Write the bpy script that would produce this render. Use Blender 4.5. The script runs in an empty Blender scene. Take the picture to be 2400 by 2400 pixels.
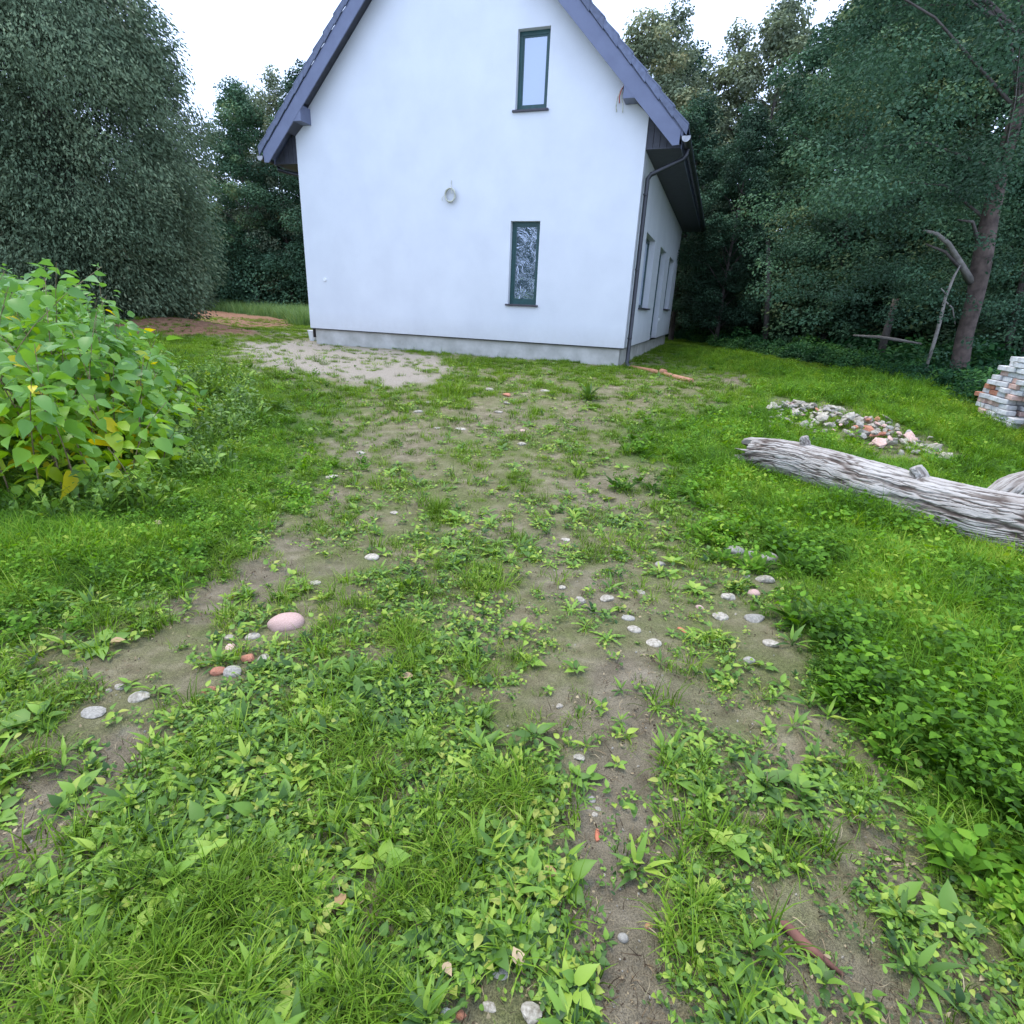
import bpy, bmesh, math, random
import numpy as np
from mathutils import Vector, Matrix, Euler
random.seed(7); rng = np.random.default_rng(7)
S = bpy.context.scene; COL = S.collection; PI = math.pi

# ------------------------------------------------------------------ camera
CAMH = 1.5; FPX = 1299.5; PITCH = 0.3547; ROLL = 0.0461
fwd = np.array([0, math.cos(PITCH), -math.sin(PITCH)])
rt0 = np.array([1., 0, 0]); up0 = np.cross(rt0, fwd)
rt = rt0*math.cos(ROLL)+up0*math.sin(ROLL); upv = -rt0*math.sin(ROLL)+up0*math.cos(ROLL)
CAM = np.array([0, 0, CAMH])
cd = bpy.data.cameras.new('camera'); cam = bpy.data.objects.new('camera', cd); COL.objects.link(cam)
cam.matrix_world = Matrix(((rt[0], upv[0], -fwd[0], 0), (rt[1], upv[1], -fwd[1], 0), (rt[2], upv[2], -fwd[2], CAMH), (0, 0, 0, 1)))
cd.sensor_width = 36; cd.sensor_fit = 'HORIZONTAL'; cd.lens = 36*FPX/2400; cd.clip_start = 0.02; cd.clip_end = 2000
S.camera = cam
# ------------------------------------------------------------------ overcast light
SUN_EL = math.radians(72); SUN_ROT = math.radians(300)
W = bpy.data.worlds.new('World'); S.world = W; W.use_nodes = True
nt = W.node_tree; nt.nodes.clear()
sky = nt.nodes.new('ShaderNodeTexSky'); sky.sky_type = 'NISHITA'; sky.sun_disc = False
sky.sun_elevation = SUN_EL; sky.sun_rotation = SUN_ROT; sky.air_density = 1.0; sky.dust_density = 2.0
mixn = nt.nodes.new('ShaderNodeMix'); mixn.data_type = 'RGBA'; mixn.inputs['Factor'].default_value = 0.8
mixn.inputs['B'].default_value = (8.6, 10.6, 15.2, 1)      # cloud cover, the same in every direction
bg = nt.nodes.new('ShaderNodeBackground'); bg.inputs['Strength'].default_value = 0.11
wo = nt.nodes.new('ShaderNodeOutputWorld')
nt.links.new(sky.outputs[0], mixn.inputs['A']); nt.links.new(mixn.outputs['Result'], bg.inputs[0]); nt.links.new(bg.outputs[0], wo.inputs[0])
sl = bpy.data.lights.new('sun', 'SUN'); sl.energy = 1.5; sl.angle = math.radians(30); sl.color = (1, .93, .80)
sun = bpy.data.objects.new('sun', sl); COL.objects.link(sun)
sd = Vector((math.sin(SUN_ROT)*math.cos(SUN_EL), math.cos(SUN_ROT)*math.cos(SUN_EL), math.sin(SUN_EL)))
sun.rotation_euler = sd.to_track_quat('Z', 'Y').to_euler()
vs = S.view_settings; vs.view_transform = 'Standard'; vs.look = 'None'; vs.gamma = 1; vs.use_curve_mapping = False
vs.exposure = 0.88
S.render.engine = 'CYCLES'; S.cycles.max_bounces = 4; S.cycles.diffuse_bounces = 2; S.cycles.glossy_bounces = 2; S.cycles.transmission_bounces = 2; S.render.resolution_x = 1024; S.render.resolution_y = 1024

# ------------------------------------------------------------------ noise
def _h(ix, iy, iz=0, s=0):
    n = (ix*374761393 + iy*668265263 + iz*2147483647 + s*1274126177) & 0xffffffff
    n = ((n ^ (n >> 13))*1274126177) & 0xffffffff
    n = (n ^ (n >> 16)) & 0xffffffff
    n = (n*2246822519) & 0xffffffff
    return ((n ^ (n >> 15)) & 0xffff)/65535.0
def vn2(x, y, s=0):
    x = np.asarray(x, float); y = np.asarray(y, float)
    xi = np.floor(x).astype(np.int64); yi = np.floor(y).astype(np.int64); fx = x-xi; fy = y-yi
    fx = fx*fx*(3-2*fx); fy = fy*fy*(3-2*fy)
    a = _h(xi, yi, 0, s); b = _h(xi+1, yi, 0, s); c = _h(xi, yi+1, 0, s); d = _h(xi+1, yi+1, 0, s)
    return (a*(1-fx)+b*fx)*(1-fy)+(c*(1-fx)+d*fx)*fy
def fb(x, y, s=0, o=4):
    r = 0; a = .5; t = 0
    for k in range(o):
        r = r+a*vn2(np.asarray(x)*2**k+k*7.3, np.asarray(y)*2**k-k*3.1, s+k); t += a; a *= .5
    return r/t
def ss(a, b, x): t = np.clip((np.asarray(x, float)-a)/(b-a), 0, 1); return t*t*(3-2*t)

# ------------------------------------------------------------------ terrain
K = 0.75; HZ = CAMH-1.55*K                                  # house scale, ground level at the house
YAW = -0.3253; HX, HY = 3.0598*K, 17.0136*K
ex = np.array([math.cos(YAW), math.sin(YAW)]); ey = np.array([-math.sin(YAW), math.cos(YAW)])
HWID, HDEP = 11.06*K, 15.64*K
EDY = np.array([5.0, 6.75, 8.1, 9.6, 11.0, 13.6, 16.9, 20.8, 29, 60]); EDX = np.array([6.9, 7.0, 7.3, 7.7, 8.0, 8.35, 8.4, 8.2, 8.0, 9.0])
def edgex(y): return np.interp(y, EDY, EDX)+.12*np.sin(np.asarray(y)*2.1)
def tz0(x, y):
    x = np.asarray(x, float); y = np.asarray(y, float)
    z = HZ*ss(3.5, 11.0, y+0.15*x)
    edge = edgex(y)
    z = z-0.55*ss(0, 2.2, x-edge)*ss(4, 8, y)
    return z
def at(px, py, dz=0.):
    d = fwd+rt*(px-1200)/FPX-upv*(py-1200)/FPX
    z = 0.
    for _ in range(30):
        t = (z+dz-CAMH)/d[2]; P = CAM+d*t; z = float(tz0(P[0], P[1]))
    return P
def depth(P): return float((np.array(P)-CAM)@fwd)
def toward(px, py, Y):                                     # point of the view ray at world depth Y
    d = fwd+rt*(px-1200)/FPX-upv*(py-1200)/FPX
    return CAM+d*(Y/d[1])
def poly(pts): return np.array([at(*p)[:2] for p in pts])
def inpoly(x, y, P):
    r = np.zeros(x.shape, bool); n = len(P); j = n-1
    for i in range(n):
        c = ((P[i, 1] > y) != (P[j, 1] > y)) & (x < (P[j, 0]-P[i, 0])*(y-P[i, 1])/(P[j, 1]-P[i, 1]+1e-12)+P[i, 0])
        r ^= c; j = i
    return r
def pdist(x, y, P):
    d = np.full(x.shape, 1e9); n = len(P)
    for i in range(n):
        a = P[i]; b = P[(i+1) % n]; ab = b-a
        t = np.clip(((x-a[0])*ab[0]+(y-a[1])*ab[1])/(ab@ab+1e-12), 0, 1)
        d = np.minimum(d, np.hypot(x-a[0]-t*ab[0], y-a[1]-t*ab[1]))
    return np.where(inpoly(x, y, P), d, -d)
LUSHR = poly([(1480, 1000), (1490, 1060), (1560, 1150), (1680, 1270), (1840, 1380), (1880, 1560), (2030, 1760), (2230, 1980), (2400, 2150), (3200, 2300), (3300, 1000), (2750, 950), (2300, 925), (1900, 868), (1640, 805), (1545, 812), (1580, 850), (1790, 890), (1700, 940)])
LUSHL = poly([(790, 930), (760, 1080), (730, 1170), (560, 1290), (430, 1370), (330, 1440), (0, 1490), (-900, 1500), (-900, 860), (180, 790), (520, 790), (560, 850), (700, 885)])
WEED = poly([(130, 1850), (420, 1650), (700, 1480), (900, 1300), (1150, 1320), (1290, 1500), (1130, 1680), (1290, 1850), (1340, 2050), (1150, 2200), (1080, 2420), (900, 2700), (-100, 2700), (-100, 2350), (250, 2000)])
SANDP = poly([(560, 806), (730, 798), (930, 822), (1060, 850), (1040, 885), (930, 915), (800, 890), (640, 865), (560, 838)])
MUD = [(0, 1960, .17, 1), (100, 1880, .16, 1), (30, 2050, .12, .9), (250, 1770, .10, 1), (60, 2250, .09, .8), (150, 2180, .07, .6), (200, 2080, .06, .6), (10, 2200, .12, .8), (40, 2330, .09, .7), (420, 1600, .07, .5),
       (480, 1420, .14, .9), (560, 1350, .17, 1), (640, 1330, .12, .8), (700, 1270, .15, .9), (600, 1400, .1, .8), (740, 1170, .2, .8), (800, 1080, .3, .9), (860, 1030, .35, .8), (950, 1060, .3, .6), (1000, 1020, .4, .55), (1130, 1000, .4, .5),
       (1200, 970, .5, .6), (1350, 990, .3, .6),
       (1490, 2400, .09, 1), (1460, 2250, .10, 1), (1440, 2130, .11, 1), (1380, 1900, .09, .8), (1340, 1650, .12, .7), (1600, 1640, .10, .6), (1640, 1950, .07, .6), (1430, 2020, .13, .95), (1450, 1900, .16, 1), (1460, 1790, .17, 1), (1470, 1680, .17, 1), (1470, 1590, .15, 1), (1400, 1800, .08, .7), (1350, 1720, .08, .6),
       (1280, 1260, .22, .7), (1200, 1240, .2, .5), (1330, 1360, .2, .7), (1420, 1420, .15, .7), (1400, 1150, .35, .7), (1450, 1130, .3, .6), (1250, 1180, .25, .4),
       (2050, 2350, .13, .9), (1930, 2280, .08, .8), (1800, 2350, .09, .6), (2120, 1790, .1, .7), (2070, 1990, .07, .7), (2110, 2100, .08, .7), (1700, 1880, .1, .5), (1650, 1650, .14, .5), (2200, 2400, .1, .6), (1700, 2050, .07, .5),
       (1400, 925, .5, .4), (1100, 2380, .05, .6), (780, 1330, .12, .6), (1560, 1580, .12, .6), (850, 1400, .1, .4)]
MUDW = [(at(a, b)[0], at(a, b)[1], r, s) for a, b, r, s in MUD]
SOIL = poly([(120, 800), (200, 745), (430, 727), (500, 727), (690, 750), (700, 766), (560, 772), (470, 780), (300, 800)])
ROAD = poly([(480, 786), (560, 779), (735, 779), (735, 787), (540, 787), (480, 791)])
DIRT2 = [poly([(1810, 935), (1960, 945), (2120, 1000), (2290, 1060), (2300, 1085), (2100, 1095), (1950, 1040), (1850, 985)]), poly([(1660, 880), (1740, 872), (1765, 900), (1740, 915), (1690, 900)])]
def house_in(x, y, m=0.):
    u = (x-HX)*ex[0]+(y-HY)*ex[1]; v = (x-HX)*ey[0]+(y-HY)*ey[1]
    return (u > -HWID-m) & (u < m) & (v > -m) & (v < HDEP+m)
def masks(x, y):
    x = np.asarray(x, float); y = np.asarray(y, float)
    d = np.hypot(x, y)
    w = (fb(x*3, y*3, 11)-.5); w2 = fb(x*9, y*9, 31)-.5
    sc = np.clip(d*.10, .12, .8)
    L = np.maximum(ss(-1, 1, (pdist(x, y, LUSHR)+w*sc*2+w2*.15)/sc*1.5), ss(-1, 1, (pdist(x, y, LUSHL)+w*sc*2+w2*.15)/sc*1.5))
    wd = ss(-1, 1, (pdist(x, y, WEED)+w*.35+w2*.2)/.14)
    mud = np.zeros(x.shape)
    for a, b, r, s in MUDW:
        q = np.hypot(x-a, y-b)+w*r*1.2+w2*r*.7
        mud = np.maximum(mud, s*ss(1.5, .7, q/r))
    mud = mud*(1-L)
    sand = ss(-1, 1, (pdist(x, y, SANDP)+w*1.3+w2*.6)/.4)
    soil = ss(-.5, .5, (pdist(x, y, SOIL)+w*1.2)/.7)
    c_ = at(290, 790); soil = np.maximum(soil, ss(.12, .3, np.exp(-(((x-c_[0])/1.9)**2+((y-c_[1]-2.0)/2.0)**2))+w*.3))
    road = .6*ss(-.5, .5, (pdist(x, y, ROAD)+w*.6)/.5)*(1-soil)
    for dp in DIRT2:
        q = ss(-.6, .6, (pdist(x, y, dp)+w*.9+w2*.5)/.25); L = L*(1-.85*q); mud = np.maximum(mud, q*.8)
    patch = fb(x*2.1+5, y*2.1, 51)*.6+fb(x*6, y*6, 57, 3)*.4+.09*ss(2.2, 4.5, d)
    mid = ss(.44, .66, patch)                              # coverage between the tracks
    mid = np.maximum(mid*(.66+.34*ss(3.5, 7, d)), wd*(.32+.62*ss(.38, .58, patch)))
    veg = np.maximum(mid*(1-mud*.98), L)*(1-.9*sand)*(1-.95*soil)*(1-.95*road)
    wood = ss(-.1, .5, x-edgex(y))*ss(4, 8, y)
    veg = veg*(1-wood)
    return dict(L=L, weed=wd, mud=mud, sand=sand, soil=soil, veg=veg, road=road, wood=wood)
def tz(x, y, m=None):
    x = np.asarray(x, float); y = np.asarray(y, float)
    z = tz0(x, y)
    near = ss(40, 10, np.hypot(x, y))
    z = z+(fb(x*2.2, y*2.2, 3)-.5)*.05*near+(fb(x*11, y*11, 5, 3)-.5)*.018*near
    if m is None: m = masks(x, y)
    z = z-.02*m['mud']+.01*m['L']
    c = at(290, 790); z = z+.45*np.exp(-(((x-c[0])/1.9)**2+((y-c[1]-2.0)/2.0)**2))      # heap of dug soil
    return z

# ------------------------------------------------------------------ object helpers
def mesh_np(name, V, F, smooth=False, attrs=None):
    """V (n,3); F (m,k) array of equal faces or list of lists"""
    me = bpy.data.meshes.new(name)
    V = np.asarray(V, np.float32)
    if isinstance(F, np.ndarray):
        m, k = F.shape; me.vertices.add(len(V)); me.vertices.foreach_set('co', V.ravel())
        me.loops.add(m*k); me.loops.foreach_set('vertex_index', F.ravel().astype(np.int32))
        me.polygons.add(m); me.polygons.foreach_set('loop_start', np.arange(0, m*k, k, dtype=np.int32))
        me.update(calc_edges=True)
    else: me.from_pydata([tuple(map(float, v)) for v in V], [], F); me.update()
    if smooth: me.polygons.foreach_set('use_smooth', np.ones(len(me.polygons), bool))
    for n, a in (attrs or {}).items():
        at_ = me.attributes.new(n, 'FLOAT', 'POINT'); at_.data.foreach_set('value', np.asarray(a, np.float32))
    return me
def add(name, me, mat=None, parent=None, loc=None):
    o = bpy.data.objects.new(name, me); COL.objects.link(o)
    if mat is not None and me is not None and not me.materials: me.materials.append(mat)
    if parent is not None: o.parent = parent
    if loc is not None: o.location = loc
    return o
def tag(o, label=None, cat=None, group=None, kind=None):
    if label: o['label'] = label
    if cat: o['category'] = cat
    if group: o['group'] = group
    if kind: o['kind'] = kind
    return o
def empty(name, loc=(0, 0, 0), rz=0.):
    o = bpy.data.objects.new(name, None); COL.objects.link(o); o.location = loc; o.rotation_euler = (0, 0, rz); o.empty_display_size = .2; return o
class MB:
    def __init__(s): s.v = []; s.f = []
    def add(s, V, F):
        n = len(s.v); s.v += [tuple(map(float, v)) for v in V]; s.f += [[i+n for i in f] for f in F]; return s
    def box(s, a, b):
        x0, y0, z0 = a; x1, y1, z1 = b
        return s.add([(x0, y0, z0), (x1, y0, z0), (x1, y1, z0), (x0, y1, z0), (x0, y0, z1), (x1, y0, z1), (x1, y1, z1), (x0, y1, z1)],
                     [[0, 3, 2, 1], [4, 5, 6, 7], [0, 1, 5, 4], [1, 2, 6, 5], [2, 3, 7, 6], [3, 0, 4, 7]])
    def prism(s, pts, y0, y1):                              # polygon in x,z extruded along y
        n = len(pts)
        return s.add([(p[0], y0, p[1]) for p in pts]+[(p[0], y1, p[1]) for p in pts],
                     [list(range(n)), list(range(2*n-1, n-1, -1))]+[[i, i+n, (i+1) % n+n, (i+1) % n] for i in range(n)])
    def tube(s, P, R, n=10, cap=True):
        P = [Vector(p) for p in P]
        if not hasattr(R, '__len__'): R = [R]*len(P)
        rings = []; V = []; F = []
        prev = None
        for i, p in enumerate(P):
            t = (P[min(i+1, len(P)-1)]-P[max(i-1, 0)]).normalized()
            if prev is None: a = t.orthogonal().normalized()
            else: a = (prev-t*prev.dot(t)).normalized()
            prev = a; b = t.cross(a)
            for k in range(n): V.append(p+(a*math.cos(2*PI*k/n)+b*math.sin(2*PI*k/n))*R[i])
        for i in range(len(P)-1):
            for k in range(n): F.append([i*n+k, i*n+(k+1) % n, (i+1)*n+(k+1) % n, (i+1)*n+k])
        if cap: F.append(list(range(n))[::-1]); F.append([(len(P)-1)*n+k for k in range(n)])
        return s.add(V, F)
    def build(s, name, mat, parent=None, smooth=False, bevel=0.):
        me = bpy.data.meshes.new(name); me.from_pydata(s.v, [], s.f); me.update()
        bm = bmesh.new(); bm.from_mesh(me); bmesh.ops.recalc_face_normals(bm, faces=bm.faces[:])
        if bevel: bmesh.ops.bevel(bm, geom=bm.edges[:], offset=bevel, segments=1, affect='EDGES')
        bm.to_mesh(me); bm.free()
        if smooth:
            me.polygons.foreach_set('use_smooth', np.ones(len(me.polygons), bool))
        return add(name, me, mat, parent)

# ------------------------------------------------------------------ materials
def newmat(name):
    m = bpy.data.materials.new(name); m.use_nodes = True; t = m.node_tree
    b = t.nodes['Principled BSDF']; return m, t, b
def N(t, ty, **kw):
    n = t.nodes.new(ty)
    for k, v in kw.items():
        if k.startswith('i_'):
            key = k[2:]; key = int(key) if key.isdigit() else key.replace('_', ' ')
            n.inputs[key].default_value = v
        else: setattr(n, k, v)
    return n
def ramp(t, stops):
    r = t.nodes.new('ShaderNodeValToRGB'); e = r.color_ramp.elements
    while len(e) < len(stops): e.new(.5)
    for q, (p, c) in zip(e, stops): q.position = p; q.color = (*c, 1) if len(c) == 3 else c
    return r
def mixc(t, fac, a, b, mode='MIX'):
    m = t.nodes.new('ShaderNodeMix'); m.data_type = 'RGBA'; m.blend_type = mode
    for s, v in (('Factor', fac), ('A', a), ('B', b)):
        if hasattr(v, 'links'): t.links.new(v, m.inputs[s])
        elif s == 'Factor': m.inputs[s].default_value = v
        else: m.inputs[s].default_value = (*v, 1) if len(v) == 3 else v
    return m.outputs['Result']
def mmath(t, op, a, b=0., clamp=False):
    m = t.nodes.new('ShaderNodeMath'); m.operation = op; m.use_clamp = clamp
    for i, v in enumerate((a, b)):
        if hasattr(v, 'links'): t.links.new(v, m.inputs[i])
        else: m.inputs[i].default_value = v
    return m.outputs[0]
def noise(t, scale, detail=4, rough=.55, co='Object', dist=0.):
    tc = N(t, 'ShaderNodeTexCoord'); n = N(t, 'ShaderNodeTexNoise'); n.inputs['Scale'].default_value = scale
    n.inputs['Detail'].default_value = detail; n.inputs['Roughness'].default_value = rough; n.inputs['Distortion'].default_value = dist
    t.links.new(tc.outputs[co], n.inputs['Vector']); return n.outputs['Fac']
def bump(t, b, h, s=.3, d=.01):
    n = N(t, 'ShaderNodeBump'); n.inputs['Strength'].default_value = s; n.inputs['Distance'].default_value = d
    t.links.new(h, n.inputs['Height']); t.links.new(n.outputs[0], b.inputs['Normal'])
def simple(name, c1, c2, scale=8, rough=.7, bs=.2, bd=.005, metal=0., bscale=None, rnd=0., spec=.5):
    m, t, b = newmat(name); f = noise(t, scale)
    r = ramp(t, [(.3, c1), (.7, c2)]); t.links.new(f, r.inputs[0]); c = r.outputs[0]
    if rnd:
        oi = N(t, 'ShaderNodeObjectInfo'); v = mmath(t, 'ADD', mmath(t, 'MULTIPLY', oi.outputs['Random'], rnd), 1-rnd/2)
        hs = N(t, 'ShaderNodeHueSaturation'); t.links.new(v, hs.inputs['Value']); t.links.new(c, hs.inputs['Color']); c = hs.outputs[0]
    t.links.new(c, b.inputs['Base Color']); b.inputs['Roughness'].default_value = rough; b.inputs['Metallic'].default_value = metal
    b.inputs['Specular IOR Level'].default_value = spec
    if bs: bump(t, b, noise(t, bscale or scale*6, 5, .6), bs, bd)
    return m
def leafmat(name, stops, trans=.35, rough=.5, rnd=.25, patch=0., spec=.4, sat=1.0, pscale=1.2):
    """colour from the leaf's own tint value, the plant's random value and soft patches over the ground"""
    m, t, b = newmat(name)
    a = N(t, 'ShaderNodeAttribute', attribute_name='tint'); oi = N(t, 'ShaderNodeObjectInfo')
    v = mmath(t, 'ADD', a.outputs['Fac'], mmath(t, 'MULTIPLY', mmath(t, 'SUBTRACT', oi.outputs['Random'], .5), rnd))
    if patch:
        n = N(t, 'ShaderNodeTexNoise'); n.inputs['Scale'].default_value = pscale; n.inputs['Detail'].default_value = 3
        g = N(t, 'ShaderNodeNewGeometry'); t.links.new(g.outputs['Position'], n.inputs['Vector'])
        v = mmath(t, 'ADD', v, mmath(t, 'MULTIPLY', mmath(t, 'SUBTRACT', n.outputs['Fac'], .5), patch), True)
    r = ramp(t, stops); t.links.new(v, r.inputs[0]); c = r.outputs[0]
    t.links.new(c, b.inputs['Base Color']); b.inputs['Roughness'].default_value = rough; b.inputs['Specular IOR Level'].default_value = spec
    tr = N(t, 'ShaderNodeBsdfTranslucent'); hs = N(t, 'ShaderNodeHueSaturation'); hs.inputs['Saturation'].default_value = 1.1; hs.inputs['Hue'].default_value = .49; hs.inputs['Value'].default_value = 1.15
    t.links.new(c, hs.inputs['Color']); t.links.new(hs.outputs[0], tr.inputs[0])
    ms = N(t, 'ShaderNodeMixShader'); ms.inputs[0].default_value = trans
    t.links.new(b.outputs[0], ms.inputs[1]); t.links.new(tr.outputs[0], ms.inputs[2]); t.links.new(ms.outputs[0], t.nodes['Material Output'].inputs[0])
    return m
M = {}
# ground
m, t, b = newmat('ground'); M['ground'] = m
def att(t, n): return N(t, 'ShaderNodeAttribute', attribute_name=n).outputs['Fac']
n1 = noise(t, 9, 7, .65); n2 = noise(t, 60, 5, .7); n3 = noise(t, 2.2, 5, .6); n4 = noise(t, 240, 3, .7)
r1 = ramp(t, [(.25, (.14, .112, .062)), (.5, (.28, .232, .140)), (.72, (.44, .375, .25))]); t.links.new(n1, r1.inputs[0])
moss = ramp(t, [(.35, (.09, .115, .028)), (.65, (.21, .23, .075))]); t.links.new(n2, moss.inputs[0])
base = mixc(t, mmath(t, 'MULTIPLY', mmath(t, 'MULTIPLY', mmath(t, 'SUBTRACT', n3, .33), 4.0, True), .85), r1.outputs[0], moss.outputs[0])
mudr = ramp(t, [(.3, (.155, .125, .080)), (.55, (.285, .235, .160)), (.8, (.43, .365, .27))]); t.links.new(n1, mudr.inputs[0])
base = mixc(t, mmath(t, 'MULTIPLY', att(t, 'mud'), .9), base, mudr.outputs[0])
grs = ramp(t, [(.3, (.04, .08, .012)), (.7, (.10, .20, .03))]); t.links.new(n2, grs.inputs[0])
base = mixc(t, mmath(t, 'MULTIPLY', att(t, 'lush'), .85), base, grs.outputs[0])
sdr = ramp(t, [(.3, (.28, .235, .18)), (.7, (.48, .42, .34))]); t.links.new(n2, sdr.inputs[0])
base = mixc(t, att(t, 'sand'), base, sdr.outputs[0])
slr = ramp(t, [(.3, (.15, .065, .033)), (.7, (.34, .19, .11))]); t.links.new(n1, slr.inputs[0])
base = mixc(t, att(t, 'soil'), base, slr.outputs[0])
rdr = ramp(t, [(.3, (.25, .22, .18)), (.7, (.42, .38, .33))]); t.links.new(n2, rdr.inputs[0])
base = mixc(t, att(t, 'road'), base, rdr.outputs[0])
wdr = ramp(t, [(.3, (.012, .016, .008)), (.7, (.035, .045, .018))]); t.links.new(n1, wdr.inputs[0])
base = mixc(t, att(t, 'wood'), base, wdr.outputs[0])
spk = ramp(t, [(.30, (.45, .44, .42)), (.5, (1, 1, 1)), (.70, (1.5, 1.46, 1.4))]); t.links.new(n4, spk.inputs[0])
base = mixc(t, 1.0, base, spk.outputs[0], 'MULTIPLY')
t.links.new(base, b.inputs['Base Color']); b.inputs['Roughness'].default_value = .9; b.inputs['Specular IOR Level'].default_value = .25
bump(t, b, mmath(t, 'ADD', n2, mmath(t, 'MULTIPLY', n4, .8)), .9, .016)
# house
M['plaster'] = simple('plaster', (.60, .61, .63), (.66, .67, .685), 1.3, .9, .35, .003, bscale=260)
m = M['plaster']; t = m.node_tree; b = t.nodes['Principled BSDF']; src = b.inputs['Base Color'].links[0].from_socket
tcn = N(t, 'ShaderNodeTexCoord'); sp = N(t, 'ShaderNodeSeparateXYZ'); t.links.new(tcn.outputs['Object'], sp.inputs[0])
spl = mmath(t, 'MULTIPLY', mmath(t, 'SUBTRACT', 1.0, mmath(t, 'DIVIDE', mmath(t, 'SUBTRACT', sp.outputs['Z'], .40), .45), True), noise(t, 9, 6, .7), True)
gr1 = ramp(t, [(.35, (.93, .93, .93)), (.65, (1.04, 1.04, 1.04))]); t.links.new(noise(t, 130, 3, .6), gr1.inputs[0])
c = mixc(t, 1.0, src, gr1.outputs[0], 'MULTIPLY'); c = mixc(t, mmath(t, 'MULTIPLY', spl, .55), c, (.42, .39, .33))
t.links.new(c, b.inputs['Base Color'])
M['concrete'] = simple('concrete', (.36, .345, .30), (.54, .52, .47), 3.0, .9, .35, .006, bscale=45)
M['roofmetal'] = simple('roof_paint', (.105, .120, .185), (.130, .148, .220), 4, .45, .1, .002)
M['tile'] = simple('roof_tile', (.070, .083, .13), (.115, .135, .20), 14, .42, .15, .003, rnd=.35)
M['soffit'] = simple('soffit_board', (.030, .032, .042), (.050, .052, .064), 10, .6, .2, .002, rnd=.3)
M['gutter'] = simple('gutter_plastic', (.012, .013, .017), (.022, .023, .028), 10, .35, .05, .001)
M['cap'] = simple('zinc_end', (.28, .28, .30), (.38, .38, .40), 14, .5, .1, .001)
M['frame'] = simple('green_frame', (.008, .045, .042), (.016, .070, .066), 12, .4, .1, .001)
M['sill'] = simple('sill_metal', (.030, .026, .036), (.05, .044, .056), 12, .45, .1, .001)
M['white'] = simple('white_plastic', (.72, .73, .72), (.80, .80, .79), 10, .5, .05, .001)
M['cable'] = simple('white_cable', (.34, .34, .25), (.62, .62, .50), 30, .55, .1, .001)
M['redcable'] = simple('red_cable', (.45, .10, .07), (.6, .16, .12), 30, .5, .1, .001)
M['orange'] = simple('orange_pipe', (.36, .15, .08), (.52, .26, .15), 6, .55, .3, .003)
M['dark'] = simple('dark_room', (.02, .022, .025), (.03, .03, .035), 3, .9, 0)
def glassmat(name, wave, refl):
    m, t, b = newmat(name)
    b.inputs['Base Color'].default_value = (.05, .07, .10, 1) if 'patterned' in name else (.16, .20, .28, 1); b.inputs['Roughness'].default_value = .02  # lower pane has a darker base to imitate the dark tree reflection
    g = N(t, 'ShaderNodeBsdfGlossy'); g.inputs['Roughness'].default_value = .015; g.inputs['Color'].default_value = (.80, .87, .97, 1)
    lw = N(t, 'ShaderNodeFresnel'); lw.inputs[0].default_value = 1.6
    f = mmath(t, 'ADD', lw.outputs[0], refl, True)
    ms = N(t, 'ShaderNodeMixShader'); t.links.new(f, ms.inputs[0]); t.links.new(b.outputs[0], ms.inputs[1]); t.links.new(g.outputs[0], ms.inputs[2])
    if wave:
        bn = N(t, 'ShaderNodeBump'); bn.inputs['Strength'].default_value = wave; bn.inputs['Distance'].default_value = .12
        t.links.new(noise(t, 3.0, 3, .6, dist=2.0), bn.inputs['Height']); t.links.new(bn.outputs[0], g.inputs['Normal'])
    t.links.new(ms.outputs[0], t.nodes['Material Output'].inputs[0]); return m
M['glass_up'] = glassmat('coated_glass', .02, .22)
M['glass_low'] = glassmat('patterned_glass', .10, .30)  # waves break up the mirrored trees and sky; the pane has no pattern
# stone, wood
M['limestone'] = simple('limestone', (.20, .17, .12), (.52, .47, .38), 6, .85, .5, .01, rnd=.35)
M['greystone'] = simple('grey_stone', (.20, .185, .155), (.40, .37, .31), 12, .85, .4, .008, rnd=.2)
M['pinkstone'] = simple('pink_granite', (.38, .23, .19), (.58, .40, .34), 40, .75, .4, .006)
M['brickred'] = simple('brick_red', (.36, .13, .07), (.52, .24, .15), 16, .9, .5, .008, rnd=.3)
M['brickwhite'] = simple('limewashed_brick', (.40, .38, .36), (.74, .73, .72), 7, .9, .5, .008, rnd=.3)
M['brickpink'] = simple('faded_brick', (.48, .27, .21), (.66, .48, .41), 9, .9, .5, .008, rnd=.3)
M['shard'] = simple('clay_shard', (.42, .12, .06), (.55, .19, .10), 20, .8, .3, .004)
M['root'] = simple('rotten_wood', (.10, .040, .028), (.20, .085, .055), 14, .8, .5, .006)
M['stalk'] = simple('woody_stem', (.16, .11, .06), (.27, .20, .11), 14, .8, .2, .003)
M['barkdark'] = simple('bark_dark', (.070, .056, .048), (.14, .115, .10), 5, .95, .7, .03, bscale=14)
M['barkmid'] = simple('bark_grey', (.060, .042, .034), (.16, .115, .092), 6, .95, .7, .03, bscale=12)
M['deadwood'] = simple('dead_branch', (.15, .13, .11), (.28, .25, .21), 9, .9, .4, .01)
m, t, b = newmat('furrowed_bark'); M['log'] = m
f = att(t, 'ridge'); nn = noise(t, 7, 6, .65); nf = noise(t, 50, 4, .7)
r1 = ramp(t, [(.0, (.075, .055, .044)), (.40, (.165, .135, .112)), (.75, (.31, .275, .24)), (1, (.42, .385, .345))])
t.links.new(mmath(t, 'ADD', f, mmath(t, 'MULTIPLY', mmath(t, 'SUBTRACT', nn, .55), .9), True), r1.inputs[0])
pl = ramp(t, [(.52, (0, 0, 0)), (.62, (1, 1, 1))]); t.links.new(noise(t, 3.1, 5, .6), pl.inputs[0])
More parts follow.
